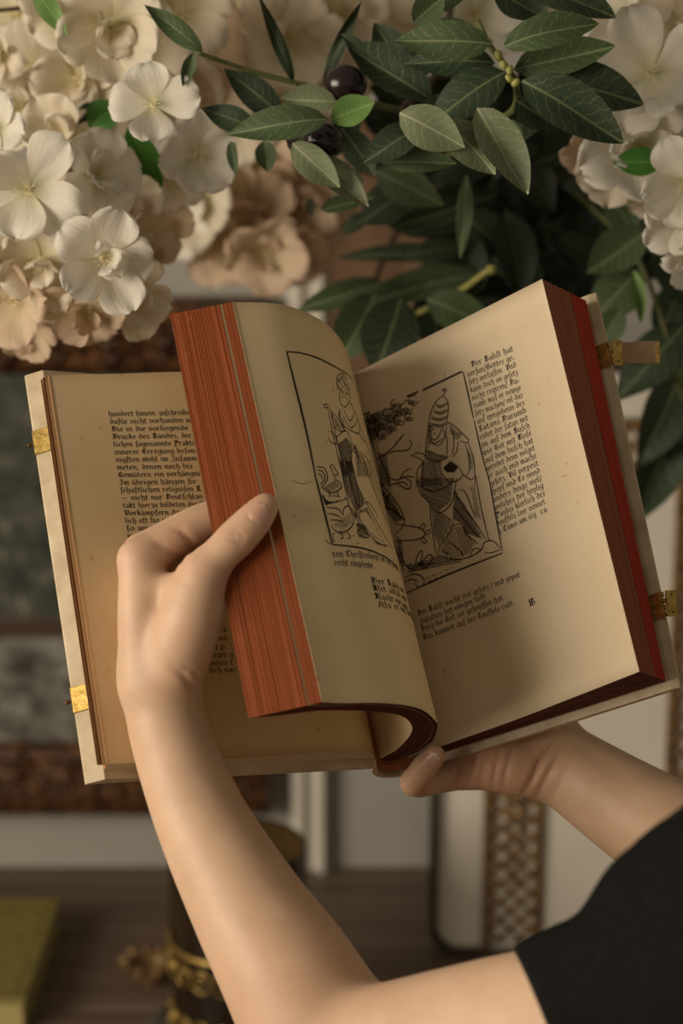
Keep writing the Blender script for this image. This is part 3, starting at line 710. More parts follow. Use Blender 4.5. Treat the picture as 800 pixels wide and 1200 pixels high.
for ti, (x0, y0c, y1c) in enumerate(((701, 405, 433), (776, 697, 727))):
    Wt = np.linspace(0, BH, 400); t = Wt / BH; PP = bk(16.0 + .6 * t, 6.25 + .6 * t, Wt); yy = 600 - FPX * PP[:, 1] / PP[:, 2]
    wa = Wt[np.abs(yy - y0c).argmin()]; wb = Wt[np.abs(yy - y1c).argmin()]; t = (wa + wb) / 2 / BH
    o, x, z = cover_frame((9.0, 2.45 + .3 * t), (16.0 + .6 * t, 6.25 + .6 * t), 0.0); x2 = x
    mb = MB(); clasp_box(mb, o, x, z, -.30, .52, wb, wa, .0, .08); pl = mb.build('clasp_plate', M_BRASS, book, False)
    mid = o + BS * (wa + wb) / 2 + x * .02 + z * .09
    MB().ball(c2w(mid), np.array([.09, .09, .09]) / 100, None, 10, 6).build('rivet', M_STEELPIN, pl)
    mb = MB()
    for q in range(4):
        s0 = wb + (wa - wb) * q / 4; hc = o + x * .62
        mb.tube(c2w(np.array([hc + BS * (s0 + .05), hc + BS * (s0 + (wa - wb) / 4 - .05)])), .0011, 8)
    mb.build('hinge_knuckles', M_BRASS, pl)
    # the strap swings out to the right of the cover, a little towards the wall
    sd = np.array([0.985, 0.02 if ti == 0 else 0.06, 0.17]); sd /= np.linalg.norm(sd); up = BS - sd * (BS @ sd); up = np.array([-.06, .99, .08]); up -= sd * (up @ sd); up /= np.linalg.norm(up)
    zz = np.cross(sd, up); zz = -zz if zz[2] > 0 else zz
    hc = o + x * .68 + BS * (wa + wb) / 2; hw = (wa - wb) / 2 * 0.98
    M4 = np.eye(4); M4[:3, :3] = np.stack([sd, up, zz], 1); M4[:3, 3] = hc
    tt = MB().box((.02, -hw, -.05), (.62, hw, .08), M4, .03); mb = MB().add(c2w(np.concatenate(tt.V)), tt.F); mb.build('strap_ferrule', M_BRASS, pl, False)
    rv = MB()
    for (ax, ay) in ((.35, hw * .68), (.35, -hw * .68)): rv.ball(c2w(hc + sd * ax + up * ay + zz * .09), .0006, None, 8, 6)
    rv.build('ferrule_rivets', M_STEELPIN, pl)
    xs = np.linspace(.55, 2.72, 12); V = []
    for q, xx in enumerate(xs):
        bend = .12 * math.sin((xx - .55) * 1.1); hh = hw * .86 * (1 - .04 * math.sin(xx * 2.2))
        for (uu, zv) in ((-hh, -.06), (hh, -.06), (hh, .06), (-hh, .06)): V.append(hc + sd * xx + up * uu + zz * (zv + bend))
    Fc = [[4 * i + k, 4 * i + (k + 1) % 4, 4 * i + 4 + (k + 1) % 4, 4 * i + 4 + k] for i in range(11) for k in range(4)] + [[3, 2, 1, 0], [44, 45, 46, 47]]
    mk('leather_strap', c2w(np.array(V)), Fc, M_STRAP, pl, False)
    be = .12 * math.sin((2.72 - .55) * 1.1); tt = MB().box((2.5, -hw * .86, -.08 + be), (2.78, hw * .86, .08 + be), M4, .03)
    MB().add(c2w(np.concatenate(tt.V)), tt.F).build('strap_tip', M_BRASS, pl, False)

# ---------------------------------------------------------------- blackletter printing
GL = {
'a': (.66, '.05,.8 .25,1 .5,.85 .5,.12 .66,0;.5,.6 .12,.4 .12,.12 .25,0 .5,.15'), 'b': (.66, '.12,1.6 .12,.1 .3,0 .55,.2 .55,.8 .35,1 .12,.8'),
'c': (.55, '.5,.85 .3,1 .12,.8 .12,.2 .3,0 .5,.15'), 'd': (.66, '.1,1.5 .55,.9 .55,.2 .3,0 .1,.2 .1,.75 .3,.95 .55,.8'),
'e': (.56, '.1,.5 .5,.68 .5,.85 .3,1 .12,.8 .12,.2 .3,0 .5,.15'), 'f': (.45, '.5,1.5 .32,1.6 .2,1.4 .2,-.35;.0,.95 .45,.95'),
'ſ': (.38, '.5,1.5 .32,1.6 .2,1.4 .2,-.35;.05,.95 .2,.95'), 'g': (.64, '.5,.9 .3,1 .1,.8 .1,.25 .3,.05 .5,.2;.4,1 .55,1 .52,-.3 .3,-.5 .05,-.35'),
'h': (.66, '.12,1.6 .12,0;.12,.8 .35,1 .55,.8 .55,.1 .35,-.4'), 'i': (.34, '.02,.85 .15,1 .15,.12 .3,0;.14,1.36 .22,1.44'),
'j': (.36, '.02,.85 .17,1 .17,-.3 .0,-.5;.14,1.36 .22,1.44'), 'k': (.6, '.12,1.6 .12,0;.12,.6 .36,1 .5,.85 .3,.6 .15,.55;.3,.55 .58,0'),
'l': (.34, '.12,1.6 .12,.1 .28,0'), 'm': (.92, '.0,.85 .12,1 .12,0;.12,.8 .34,1 .44,.85 .44,0;.44,.8 .66,1 .76,.85 .76,.1 .9,0'),
'n': (.68, '.0,.85 .12,1 .12,0;.12,.8 .38,1 .52,.85 .52,.1 .66,0'), 'o': (.64, '.3,1 .1,.8 .1,.2 .3,0 .54,.2 .54,.8 .3,1'),
'p': (.66, '.0,.85 .12,1 .12,-.55;.12,.8 .35,1 .55,.8 .55,.2 .35,0 .12,.15'), 'q': (.66, '.5,.9 .3,1 .1,.8 .1,.2 .3,0 .5,.2;.5,1 .5,-.55'),
'r': (.5, '.0,.85 .12,1 .12,.1 .25,0;.12,.8 .35,1 .46,.85'), 's': (.55, '.48,.85 .3,1 .1,.8 .48,.35 .3,0 .05,.15'),
't': (.46, '.16,1.3 .16,.1 .3,0 .44,.1;.0,.95 .42,.95'), 'u': (.68, '.0,.9 .1,1 .1,.15 .3,0 .52,.2;.52,1 .52,.1 .66,0'),
'v': (.64, '.0,1 .12,.95 .12,.15 .3,0 .54,.25 .54,.85 .3,1'), 'w': (.9, '.0,1 .1,.95 .1,.1 .25,0 .42,.15;.42,1 .42,.1 .58,0 .8,.25 .8,.85 .6,1'),
'x': (.52, '.0,.85 .12,1 .12,.1 .25,0;.12,.8 .35,1 .46,.85;.0,.5 .38,.5;.12,.1 .0,-.3'), 'y': (.64, '.0,1 .12,.95 .12,.15 .3,0 .54,.25 .54,.85 .3,1;.3,0 .12,-.45'),
'z': (.54, '.05,.9 .2,1 .48,.9 .2,.55 .48,.3 .38,-.25 .05,-.45'), '.': (.3, '.1,.05 .18,.12'), ',': (.3, '.14,.12 .14,-.05 .05,-.25'), '/': (.4, '.05,-.3 .35,1.4'),
'=': (.45, '.05,.35 .35,.55;.05,.1 .35,.3'), '—': (1.1, '.05,.5 .95,.55'), ')': (.35, '.08,1.5 .25,.9 .22,.2 .05,-.3'),
'D': (.98, '.1,1.4 .5,1.55 .88,1.15 .82,.3 .45,0 .1,.2;.3,1.45 .26,.3 .1,.2;.5,1.4 .48,.3'), 'B': (.92, '.05,1.3 .25,1.5 .25,.1 .08,0;.25,1.4 .6,1.55 .72,1.2 .35,.85;.35,.85 .8,.7 .8,.2 .5,0 .25,.12;.48,1.4 .48,.15'),
'V': (.98, '.02,1.2 .2,1.5 .3,1.3 .3,.2 .5,0 .88,.3 .88,1.2 .66,1.5 .5,1.3;.5,1.3 .5,.2'), 'G': (.94, '.8,1.3 .5,1.55 .12,1.2 .12,.3 .45,0 .82,.2 .82,.78 .5,.85;.4,1.4 .4,.2'),
'S': (.86, '.75,1.3 .5,1.55 .2,1.2 .72,.6 .66,.15 .35,0 .08,.25;.42,1.4 .4,.2'), 'M': (1.12, '.02,1.2 .2,1.5 .2,.0;.2,1.3 .5,1.5 .58,.0;.58,1.3 .9,1.5 .95,.1 1.1,0;.38,1.3 .38,.2'),
'P': (.86, '.05,1.3 .25,1.5 .25,-.35;.25,1.4 .68,1.55 .76,.85 .3,.65;.48,1.4 .48,.75;.05,0 .5,.0'), 'T': (.9, '.1,1.3 .4,1.52 .84,1.4;.45,1.4 .15,1.0 .15,.3 .5,0 .84,.25;.5,1.35 .5,.2'),
'J': (.7, '.1,1.3 .4,1.52 .65,1.4;.42,1.4 .46,.2 .25,-.25 .02,0'), 'I': (.7, '.1,1.3 .4,1.52 .65,1.4;.42,1.4 .46,.2 .25,-.15 .02,.1'),
'E': (.86, '.75,1.3 .45,1.55 .12,1.2 .12,.3 .45,0 .82,.25;.15,.8 .62,.88;.4,1.4 .4,.2'), 'A': (.96, '.02,.1 .22,.1 .38,1.5 .7,1.3 .75,.1 .92,0;.2,.6 .72,.6'),
'R': (.9, '.05,1.3 .25,1.5 .25,.05 .05,0;.25,1.4 .65,1.55 .72,1.1 .3,.75;.4,.75 .78,.05 .88,.0;.46,1.4 .46,.1'), 'Z': (.8, '.05,1.3 .3,1.5 .7,1.35 .3,.8 .72,.5 .65,.0 .3,-.2 .05,.1'),
'C': (.86, '.78,1.3 .5,1.55 .12,1.2 .12,.3 .45,0 .8,.25;.42,1.4 .42,.2'), 'L': (.8, '.3,1.5 .2,1.2 .35,.8 .2,.1 .5,.0 .75,.2;.3,1.5 .6,1.3'), 'K': (.9, '.1,1.4 .3,1.5 .25,.1 .05,0;.3,.8 .7,1.5;.35,.8 .8,.0'),
}
for c_, b_ in (('ä', 'a'), ('ö', 'o'), ('ü', 'u')): GL[c_] = (GL[b_][0], GL[b_][1] + ';.14,1.3 .2,1.4;.40,1.3 .46,1.4')
GP = {k: (wd, [[tuple(map(float, p.split(','))) for p in st.split()] for st in s.split(';')]) for k, (wd, s) in GL.items()}
NIB = [np.array([math.cos(.72), math.sin(.72)]) * .080, np.array([-math.sin(.72), math.cos(.72)]) * .030]
NR = np.array([NIB[0] + NIB[1], NIB[0] - NIB[1], -NIB[0] - NIB[1], -NIB[0] + NIB[1]])
def hull(P):
    P = sorted(map(tuple, P)); 
    def half(P):
        h = []
        for p in P:
            while len(h) > 1 and (h[-1][0] - h[-2][0]) * (p[1] - h[-2][1]) - (h[-1][1] - h[-2][1]) * (p[0] - h[-2][0]) <= 0: h.pop()
            h.append(p)
        return h[:-1]
    return half(P) + half(P[::-1])
GH = {}
for k, (wd, sts) in GP.items():
    polys = []
    for st in sts:
        for p, q in zip(st[:-1], st[1:]): polys.append(np.array(hull(np.vstack([NR + p, NR + q]))))
    GH[k] = (wd, polys)
class Ink:
    """flat printing laid on a page surface: polygons in page coordinates (cm along the leaf, cm up the leaf)"""
    def __init__(s, S): s.S = S; s.A = []; s.W = []; s.F = []; s.n = 0
    def poly(s, P):                              # P: (k,2) in cm
        s.A += list(P[:, 0]); s.W += list(P[:, 1]); s.F.append(list(range(s.n, s.n + len(P)))); s.n += len(P)
    def text(s, string, a0, w0, a1, w1, xh, fit=True):
        S = s.S; d = np.array([(a1 - a0) * S.La, (w1 - w0) * S.Lw]); L = np.linalg.norm(d); d /= L; sg = 1 if d[0] >= 0 else -1
        up = np.array([-d[1], d[0]]) * sg; up /= np.linalg.norm(up); o = np.array([a0 * S.La, w0 * S.Lw])
        tot = sum(GH[c][0] + .10 if c in GH else .48 for c in string); sx = L / tot if fit else xh; x = 0
        for c in string:
            if c not in GH: x += .48; continue
            wd, polys = GH[c]
            for P in polys: s.poly(o + np.outer((P[:, 0] + x) * sx, d) + np.outer(P[:, 1] * xh, up))
            x += wd + .10
    def stroke(s, q, width, a0=0.0, a1=1.0, closed=False):    # q: polyline of page points given in photo pixels, width in cm
        q = np.asarray(q, float)
        if closed: q = np.vstack([q, q[:1]])
        if len(q) > 2: q = resample(q, max(6, int(np.linalg.norm(np.diff(q, axis=0), axis=1).sum() / 3)))
        s.pend.append((q, width))
    pend = None
    def flush(s, a0, a1, wm=1.35):
        s.pend = [(q, wd * wm) for q, wd in s.pend]; S = s.S; Q = np.vstack([q for q, _ in s.pend]); a, w_ = S.inv(Q, a0, a1); i = 0
        for q, wd in s.pend:
            k = len(q); P = np.c_[a[i:i + k] * S.La, w_[i:i + k] * S.Lw]; i += k
            T = np.gradient(P, axis=0); T /= np.linalg.norm(T, axis=1)[:, None] + 1e-9; Nn = np.c_[-T[:, 1], T[:, 0]]
            tp = np.full(k, 1.0); 
            if k > 4: tp = 0.55 + 0.45 * np.sin(np.linspace(.15, math.pi - .15, k))
            Lf = P + Nn * (wd / 2 * tp)[:, None]; Rt = P - Nn * (wd / 2 * tp)[:, None]
            for j in range(k - 1): s.poly(np.array([Lf[j], Lf[j + 1], Rt[j + 1], Rt[j]]))
        s.pend = []
    def build(s, name, parent, lift=0.030):
        S = s.S; a = np.array(s.A) / S.La; w_ = np.array(s.W) / S.Lw
        P = S.at(np.clip(a, 0, 1), w_) + S.normal(np.clip(a, .007, .993), w_) * lift
        return mk(name, c2w(P), s.F, M_INK, parent, False)
def lines(ink, rows, a0, a1, xh, fit=True):
    pts = np.array([p for r in rows for p in (r[1], r[2])]); a, w_ = ink.S.inv(pts, a0, a1)
    for i, r in enumerate(rows): ink.text(r[0], a[2 * i], w_[2 * i], a[2 * i + 1], w_[2 * i + 1], r[3] if len(r) > 3 else xh, fit)
lerp2 = lambda p, q, t: (p[0] + (q[0] - p[0]) * t, p[1] + (q[1] - p[1]) * t)
# left page
ik = Ink(S_L)
LL = ['hundert hinein zuſchreibe', 'dafür nicht vorhanden w', 'Die in die vorliegende', 'Drucke des Bandes, der', 'lichen ſogenannte Prakti', 'innerer Erregung beſon', 'nigſten wohl im Zuſamm', 'meten, denen noch bis', 'Gemütern ein verhängni', 'Im übrigen hängen ſie', 'ſchaftlichen religiöſen R', '— nicht nur Deutſchlan', 'takt hierzu bildeten die V', 'Vorkämpfern der V', 'lich oft bis in', 'ſo wi', 'n']
LX = [223, 224, 221, 225, 228, 229, 231, 226, 235, 230, 236, 238, 240, 224, 197, 174, 155]
rows = []
for i, (t_, xe) in enumerate(zip(LL, LX)):
    st = lerp2((127.5, 488), (149.5, 631), i / 16); rows.append((t_, st, (xe, st[1] - (xe - st[0]) * 0.018)))
for t_, x0, y0_, x1 in (('ra', 257, 741, 266), ('inn', 254, 751, 267), (') p. ', 252, 761, 270), ('erger u', 247, 770.5, 274), ('annes L', 244, 780, 275), (', ſich nac', 240, 788.5, 277)):
    rows.append((t_, (x0, y0_), (x1, y0_ - 1)))
lines(ik, rows, 0.1, 1.0, 0.205); ik.build('printed_text', pg_l)
# right page: column beside the woodcut, verse below it
ik = Ink(S_R)
RL = ['Der Babſt hat', 'verſun/Gottes ge=', 'ſetz verlaſſen. Vnd', 'kann doch on geſetz', 'nicht regiren/ Da=', 'rumb muſ er newge', 'ſetz machen/ vil das', 'auſ eyngebenn des', 'Satans.Darumb', 'redet der ſatan mit', 'jm auſ dem Buſch', 'wie Got mit Moſe', 'auſ dem buſch hat', 'geredet denn volget', 'er auch vnd mache', 'geſetz. Vil verpeut', 'ſpeyſ vnd Ee vnnd', 'anders dings viel/', 'welches der heylig', 'Paulus klerlich des', 'teuffels leer nennet.', 'j.Timo.am.iiij. ca.']
rows = [(RL[0], (552.5, 430.6), (602, 411))]
for i in range(1, 22): rows.append((RL[i], lerp2((548, 442), (586, 625.4), (i - 1) / 20), lerp2((603.5, 421), (643.5, 598), (i - 1) / 20)))
rows += [('Der Babſt macht viel geſetz / vnd gepot', (490, 722), (610, 675.7)), ('Jnhalten bey ewigen tode', (492.5, 732), (570, 700.5)), ('Ding die Got nit geheyſſen hat', (494, 740.5), (590, 702.7)), ('Das kommet auſ des Teuffels radt.', (496.5, 750.5), (604, 708.4)), ('B', (620, 711), (629, 707), .24)]
lines(ik, rows, 0.0, 1.0, 0.215); ik.build('printed_text', pg_r)
# turned page
ik = Ink(S_F)
rows = [('ten Chriſtenheyt ſol ſein. Da wur', (390, 653), (467.5, 671)), ('recht eingeleybt.', (392, 662.7), (439, 667)), ('Der Babſt ver', (434.6, 683.8), (474, 697)), ('Mit ablaſ vnd', (437, 692.5), (476, 706)), ('Macht eyn auch', (439.5, 702), (478, 716)), ('Als er mit deſer', (443, 712), (482, 727))]
lines(ik, rows, 0.0, 0.62, 0.23); ik.build('printed_text', pg_f)

# ---- woodcuts: generic robed figures in a ruled frame, drawn as ink lines
def hatch(ink, poly, ang, step, wd):
    P = np.array(poly, float); d = np.array([math.cos(ang), math.sin(ang)]); n = np.array([-d[1], d[0]]); h = P @ n
    c = h.min() + step * .5
    while c < h.max():
        xs = []
        for i in range(len(P)):
            h0, h1 = h[i], h[(i + 1) % len(P)]
            if (h0 - c) * (h1 - c) < 0: t = (c - h0) / (h1 - h0); xs.append((P[i] + (P[(i + 1) % len(P)] - P[i]) * t) @ d)
        xs.sort()
        for k in range(0, len(xs) - 1, 2): ink.stroke([d * (xs[k] + .3) + n * c, d * (xs[k + 1] - random.uniform(.2, 1.2)) + n * c], wd)
        c += step * random.uniform(.8, 1.2)
def ZR(P, y0, x0=420, sc=4.444): return [(x0 + x / sc, y0 + y / sc) for x, y in P]
def spts(s): return [tuple(map(float, p.split(','))) for p in s.split()]
wk = Ink(S_R); wk.pend = []
A_ = lambda s: ZR(spts(s), 430); B_ = lambda s: ZR(spts(s), 560)
for s_ in ('25,250 310,130', '335,122 538,25'): wk.stroke(A_(s_), .085)
wk.stroke(A_('538,25 550,45 600,270'), .075); wk.stroke(A_('602,276 640,440 680,590'), .07)
wk.stroke(B_('678,-10 712,180 750,382'), .07); wk.stroke(B_('750,392 500,490 250,600'), .08)
for s_ in ('440,150 405,180 380,230 365,300', '440,150 466,180 468,230 460,290', '440,150 452,136 442,122 456,110', '435,118 462,124', '372,300 370,340 378,372 400,380 422,352 440,308', '385,325 395,322', '392,345 402,350',
           '365,300 358,360 350,440 362,482 420,492 470,470', '460,285 500,308 545,350 575,380 562,396 530,384', '385,400 420,410 452,360 460,300', '368,382 400,398 440,372', '440,320 462,380 460,465', '492,330 498,400 488,460', '520,390 512,440 490,470',
           '570,390 600,480 607,560 606,630', '556,402 578,470 578,540 560,570', '275,462 310,448 345,458 356,482', '275,462 320,478 336,500 308,540 300,630', '345,470 330,560 335,630', '430,545 450,575 480,600 520,590 545,560 520,520', '545,560 590,590 600,570'): wk.stroke(A_(s_), .05)
for y_ in (192, 226, 260, 292):
    for dy in (0, 9): wk.stroke(A_(f'{405 - (y_ - 190) * .36},{y_ + dy} {425},{y_ + 11 + dy} {466},{y_ - 6 + dy}'), .045)
hatch(wk, A_('480,490 522,520 505,548 460,548 442,524'), .3, .75, .06); hatch(wk, A_('335,490 430,495 440,620 330,622'), 1.45, 1.6, .035)
hatch(wk, A_('352,430 470,470 430,500 358,488'), .4, 1.4, .032); hatch(wk, A_('365,300 385,310 385,390 356,440'), 1.3, 1.5, .035); hatch(wk, A_('560,405 600,480 600,540 575,535'), .2, 2.0, .03)
hatch(wk, A_('470,300 545,352 520,385 480,350'), .5, 1.7, .03)
for s_ in ('300,-5 322,80 370,130 376,200 390,300 402,395', '370,130 420,182 480,140 502,60 512,0', '310,30 380,70 450,50 500,10', '470,210 492,250 420,368 414,402', '492,250 540,240 562,292 622,342', '500,60 520,110 600,220 665,322', '612,-10 640,160 682,332', '525,60 560,80 610,210', '414,402 500,424 580,412 642,372 652,340 690,326 722,345 738,372 700,388 656,392', '470,330 530,380 545,410', '580,410 600,370 640,372', '440,380 470,400'): wk.stroke(B_(s_), .055)
hatch(wk, A_('100,440 150,470 175,620 120,620'), .5, 2.0, .04); hatch(wk, B_('110,20 170,90 150,170 120,120'), .5, 2.0, .04); hatch(wk, B_('375,140 470,200 485,250 420,360 395,300'), 1.9, 1.7, .035); hatch(wk, B_('500,60 560,150 650,320 560,290 545,240 490,215'), .9, 1.5, .04); hatch(wk, B_('300,0 500,0 480,130 420,175 330,90'), .35, 1.7, .034)
hatch(wk, B_('415,395 490,255 540,250 610,340 570,405 500,420'), 1.2, 2.0, .03); hatch(wk, B_('300,440 420,405 560,425 500,450 330,480'), -.2, 2.0, .04); hatch(wk, B_('580,30 610,60 640,220 610,200'), 1.2, 1.8, .03)
for (x_, y_, r_) in ((285, 175, 26), (250, 215, 34), (205, 225, 30), (160, 250, 36), (215, 275, 30), (120, 290, 34), (165, 310, 30), (85, 320, 32), (60, 275, 26), (125, 350, 26), (265, 260, 22), (95, 265, 22), (185, 190, 18)):
    ph = random.uniform(0, 6.28); P = [(x_ + (r_ + r_ * .22 * math.cos(5 * t + ph)) * math.cos(t), y_ + (r_ + r_ * .22 * math.cos(5 * t + ph)) * math.sin(t)) for t in np.linspace(0, 5.4, 15)]
    wk.stroke(ZR(P, 430), .055); hatch(wk, ZR([(x_ - r_ * .9, y_ + r_ * .1), (x_, y_ - r_ * .2), (x_ + r_ * .8, y_ + r_ * .3), (x_, y_ + r_ * .95)], 430), .9, 1.5, .038)
hatch(wk, A_('40,255 120,225 110,360 70,400 40,330'), .7, 1.9, .04); hatch(wk, A_('40,255 230,190 200,330 70,420 40,330'), 2.2, 2.2, .035)
for s_ in ('45,300 82,420 112,560 130,640', '95,400 110,470 150,560 165,640', '100,480 180,420 235,350', '118,470 185,440 258,432 280,395 262,380', '130,560 205,590 240,545 275,530', '205,590 255,570 292,575', '150,620 230,600 262,622', '235,350 215,380 190,400'): wk.stroke(A_(s_), .06)
for s_ in ('110,20 180,100 240,220 190,300', '130,150 200,180 240,222', '190,240 320,262 345,300 300,322 190,332', '320,262 335,236 352,250 332,272', '345,285 372,268 372,290 345,296', '335,305 358,335 338,340 326,318', '180,330 215,420 240,490', '215,380 250,460 300,480', '290,470 310,400 335,380 328,440 350,470', '300,470 370,400 385,430 340,480', '240,520 300,500 342,530 332,565 300,562 298,540', '236,545 280,528 312,540', '200,30 262,60 275,20 240,0'): wk.stroke(B_(s_), .06)
hatch(wk, B_('120,60 180,110 235,215 190,240 150,170'), .8, 1.6, .04); hatch(wk, B_('195,300 230,330 240,470 215,440'), .9, 1.8, .04); hatch(wk, B_('250,450 330,440 400,440 330,480 260,500'), -.25, 1.9, .04)
for k in range(9): x_ = 350 + (k % 5) * 32 + (k // 5) * 14; y_ = 528 - (k % 5) * 13 + (k // 5) * 16; wk.stroke(B_(f'{x_},{y_} {x_ + 12},{y_ - 10} {x_ + 26},{y_ - 6}'), .03)
wk.flush(0.0, 1.0); wk.build('woodcut', pg_r, 0.032)
wk = Ink(S_F); wk.pend = []
C_ = lambda s: ZR(spts(s), 400, 330, 5.333); D_ = lambda s: ZR(spts(s), 540, 330, 5.333)
wk.stroke(C_('30,65 120,75 220,105 320,155 400,200 440,240'), .07)
wk.stroke(C_('30,65 75,250 120,430 160,600 210,850'), .09); wk.stroke(D_('206,90 250,260 315,525'), .09); wk.stroke(D_('315,525 420,535 530,555 640,600 720,660'), .07)
for s_ in ('345,300 340,240 358,206 385,205 410,260 425,350 415,392', '350,240 410,335', '364,220 416,305', '345,268 408,372', '372,196 376,206', '360,310 360,370 375,402 395,412 415,384', '372,345 382,350', '360,420 355,480 400,540 470,576 486,560 470,470 430,386', '385,430 425,502 450,440', '380,470 430,542 468,500', '425,380 490,540 540,680 590,850', '478,575 530,650 548,702', '285,420 340,680 380,850', '298,418 352,660 388,850',
           '290,560 322,578 345,640 308,632 286,600', '308,438 345,480 392,560 330,540 308,438', '340,600 400,560 440,640', '440,640 470,720 480,800', '405,640 430,720 436,850', '450,640 500,780 540,850', '465,650 440,680 460,700', '500,700 545,760 560,850'): wk.stroke(C_(s_), .04)
t_ = np.linspace(0, 6.0, 10); wk.stroke(ZR([(275 + 15 * math.cos(a), 405 + 14 * math.sin(a)) for a in t_], 400, 330, 5.333), .045)
hatch(wk, C_('345,300 340,240 385,205 425,350'), .9, 1.7, .035); hatch(wk, C_('358,430 400,540 380,560 352,480'), 1.1, 1.3, .03); hatch(wk, C_('350,640 400,600 440,650 436,850 385,850'), 1.42, 1.0, .03); hatch(wk, C_('450,650 500,700 545,850 470,850'), 1.25, 1.4, .035); hatch(wk, C_('312,450 385,555 335,538'), .8, 1.4, .03)
for s_ in ('355,-20 400,200 440,330 560,480 650,542', '430,-20 470,150 530,270 600,400 690,552', '500,-20 560,150 620,300 700,520', '570,-20 640,260 720,600', '395,-20 440,190 500,330', '520,270 540,260 600,350', '560,480 600,520 660,530',
           '215,40 262,46 284,110 246,170', '220,60 252,66 268,110 240,150', '225,80 244,90 252,120', '250,170 300,202 358,182 372,150 332,112 312,62', '300,34 316,24 336,60 352,82 338,96 324,88', '300,34 312,62', '300,200 296,228', '345,186 350,218', '275,292 350,302 382,342', '285,330 340,340 372,362', '300,370 350,372 380,382', '382,342 385,302 416,284 470,352 440,336', '425,320 446,372 440,404 400,440 340,442 308,408', '362,442 382,482 362,488', '402,440 430,480 408,486', '470,440 500,420 530,450 540,480 480,470 470,440'): wk.stroke(D_(s_), .045)
hatch(wk, D_('360,0 430,0 470,150 520,270 460,330 400,190'), 1.38, 1.1, .03); hatch(wk, D_('440,330 530,290 590,420 640,520 560,470'), .95, 1.3, .035); hatch(wk, D_('505,0 570,0 640,260 700,510 620,300'), 1.3, 1.3, .03)
hatch(wk, D_('248,215 350,220 420,240 270,280'), .12, 1.0, .035); hatch(wk, D_('310,455 360,450 540,490 600,525 318,505'), .12, 1.3, .028); hatch(wk, D_('255,168 330,120 365,160 300,200'), .6, 1.8, .028); hatch(wk, D_('320,400 420,330 440,390 380,435'), .8, 2.0, .026); hatch(wk, D_('460,390 520,400 545,470 480,480'), .5, 1.2, .03)
wk.stroke([(342, 563), (348, 566), (356, 567), (364, 564)], .02); wk.stroke([(381, 632), (385, 637), (390, 638)], .03)
wk.flush(0.0, 0.64, 1.6); wk.build('woodcut', pg_f, 0.032)

# ================================================================ the reader: arms, hands, black blouse
def cap_sdf(P, a, b, ra_, rb_):
    ba = b - a; L2 = ba @ ba; t = np.clip((P - a) @ ba / L2, 0, 1)
    return np.linalg.norm(P - a - t[:, None] * ba, axis=1) - (ra_ + (rb_ - ra_) * t)
def smin(a, b, k):
    h = np.clip(0.5 + 0.5 * (b - a) / k, 0, 1); return b + (a - b) * h - k * h * (1 - h)
class Body:
    def __init__(s): s.core = []; s.fing = []; s.cr = []; s.cut = []; s.extra = None
    def chain(s, pts, k, to, sub=12):             # pts: (x,y,d,r); a smooth tapering limb through the joints
        Q = np.array([list(px(*p[:3])) + [p[3]] for p in pts])
        if len(Q) > 2:
            E_ = np.vstack([2 * Q[0] - Q[1], Q, 2 * Q[-1] - Q[-2]]); out = []
            for i in range(len(Q) - 1):
                p0, p1, p2, p3 = E_[i:i + 4]
                for t in np.linspace(0, 1, sub if to == 'core' and len(pts) > 4 else 5, endpoint=False): out.append(0.5 * (2 * p1 + (p2 - p0) * t + (2 * p0 - 5 * p1 + 4 * p2 - p3) * t ** 2 + (3 * p1 - p0 - 3 * p2 + p3) * t ** 3))
            Q = np.array(out + [Q[-1]])
        segs = [(p[:3], q[:3], p[3], q[3]) for p, q in zip(Q[:-1], Q[1:])]
        (s.core if to == 'core' else s.fing).append((segs, k))
    def crease(s, pts, depth, wd, d0, span=3.0): # a skin fold given by photo points, near depth d0; wd in pixels
        s.cr.append((np.array(pts, float), depth, wd, d0, span))
    def __call__(s, P):
        c = P.mean(0); R = np.linalg.norm(P - c, axis=1).max(); FAR = 8.0
        def near(segs):
            if R > 6 or R < .01: return segs
            return [g for g in segs if cap_sdf(c[None], *g)[0] < R + 1.1]
        def chain(segs):
            f = None
            for g in near(segs):
                e = cap_sdf(P, *g); f = e if f is None else np.minimum(f, e)
            return f
        d = None
        for segs, k in s.core:
            e = chain(segs)
            if e is not None: d = e if d is None else smin(d, e, k)
        if d is None: d = np.full(len(P), FAR)
        out = d
        for segs, k in s.fing:
            f = chain(segs)
            if f is not None: out = np.minimum(out, smin(d, f, k))
        if s.cr and R < 6:
            U = np.stack([400 + FPX * P[:, 0] / P[:, 2], 600 - FPX * P[:, 1] / P[:, 2]], 1); cu = U.mean(0); ru = np.abs(U - cu).max()
            for Q, dep, wd, d0, span in s.cr:
                if np.abs(Q - cu).max(1).min() > ru * 1.5 + 60: continue
                m = np.full(len(U), 1e9); tau = np.zeros(len(U)); sl = np.linalg.norm(np.diff(Q, axis=0), axis=1); L = sl.sum(); acc = 0
                for a, b, l in zip(Q[:-1], Q[1:], sl):
                    ba = b - a; t = np.clip((U - a) @ ba / (ba @ ba), 0, 1); e = np.linalg.norm(U - a - t[:, None] * ba, axis=1); w_ = e < m
                    m = np.where(w_, e, m); tau = np.where(w_, (acc + t * l) / L, tau); acc += l
                out = out + dep * np.clip(np.minimum(tau, 1 - tau) / .3, 0, 1) * np.exp(-(m / wd) ** 2) * np.exp(-(np.maximum(0, np.abs(P[:, 2] - d0) - span * .5) / .5) ** 2)
        if s.extra: out = s.extra(P, out)
        for (o, n) in s.cut: out = np.maximum(out, (P - o) @ n)
        return out
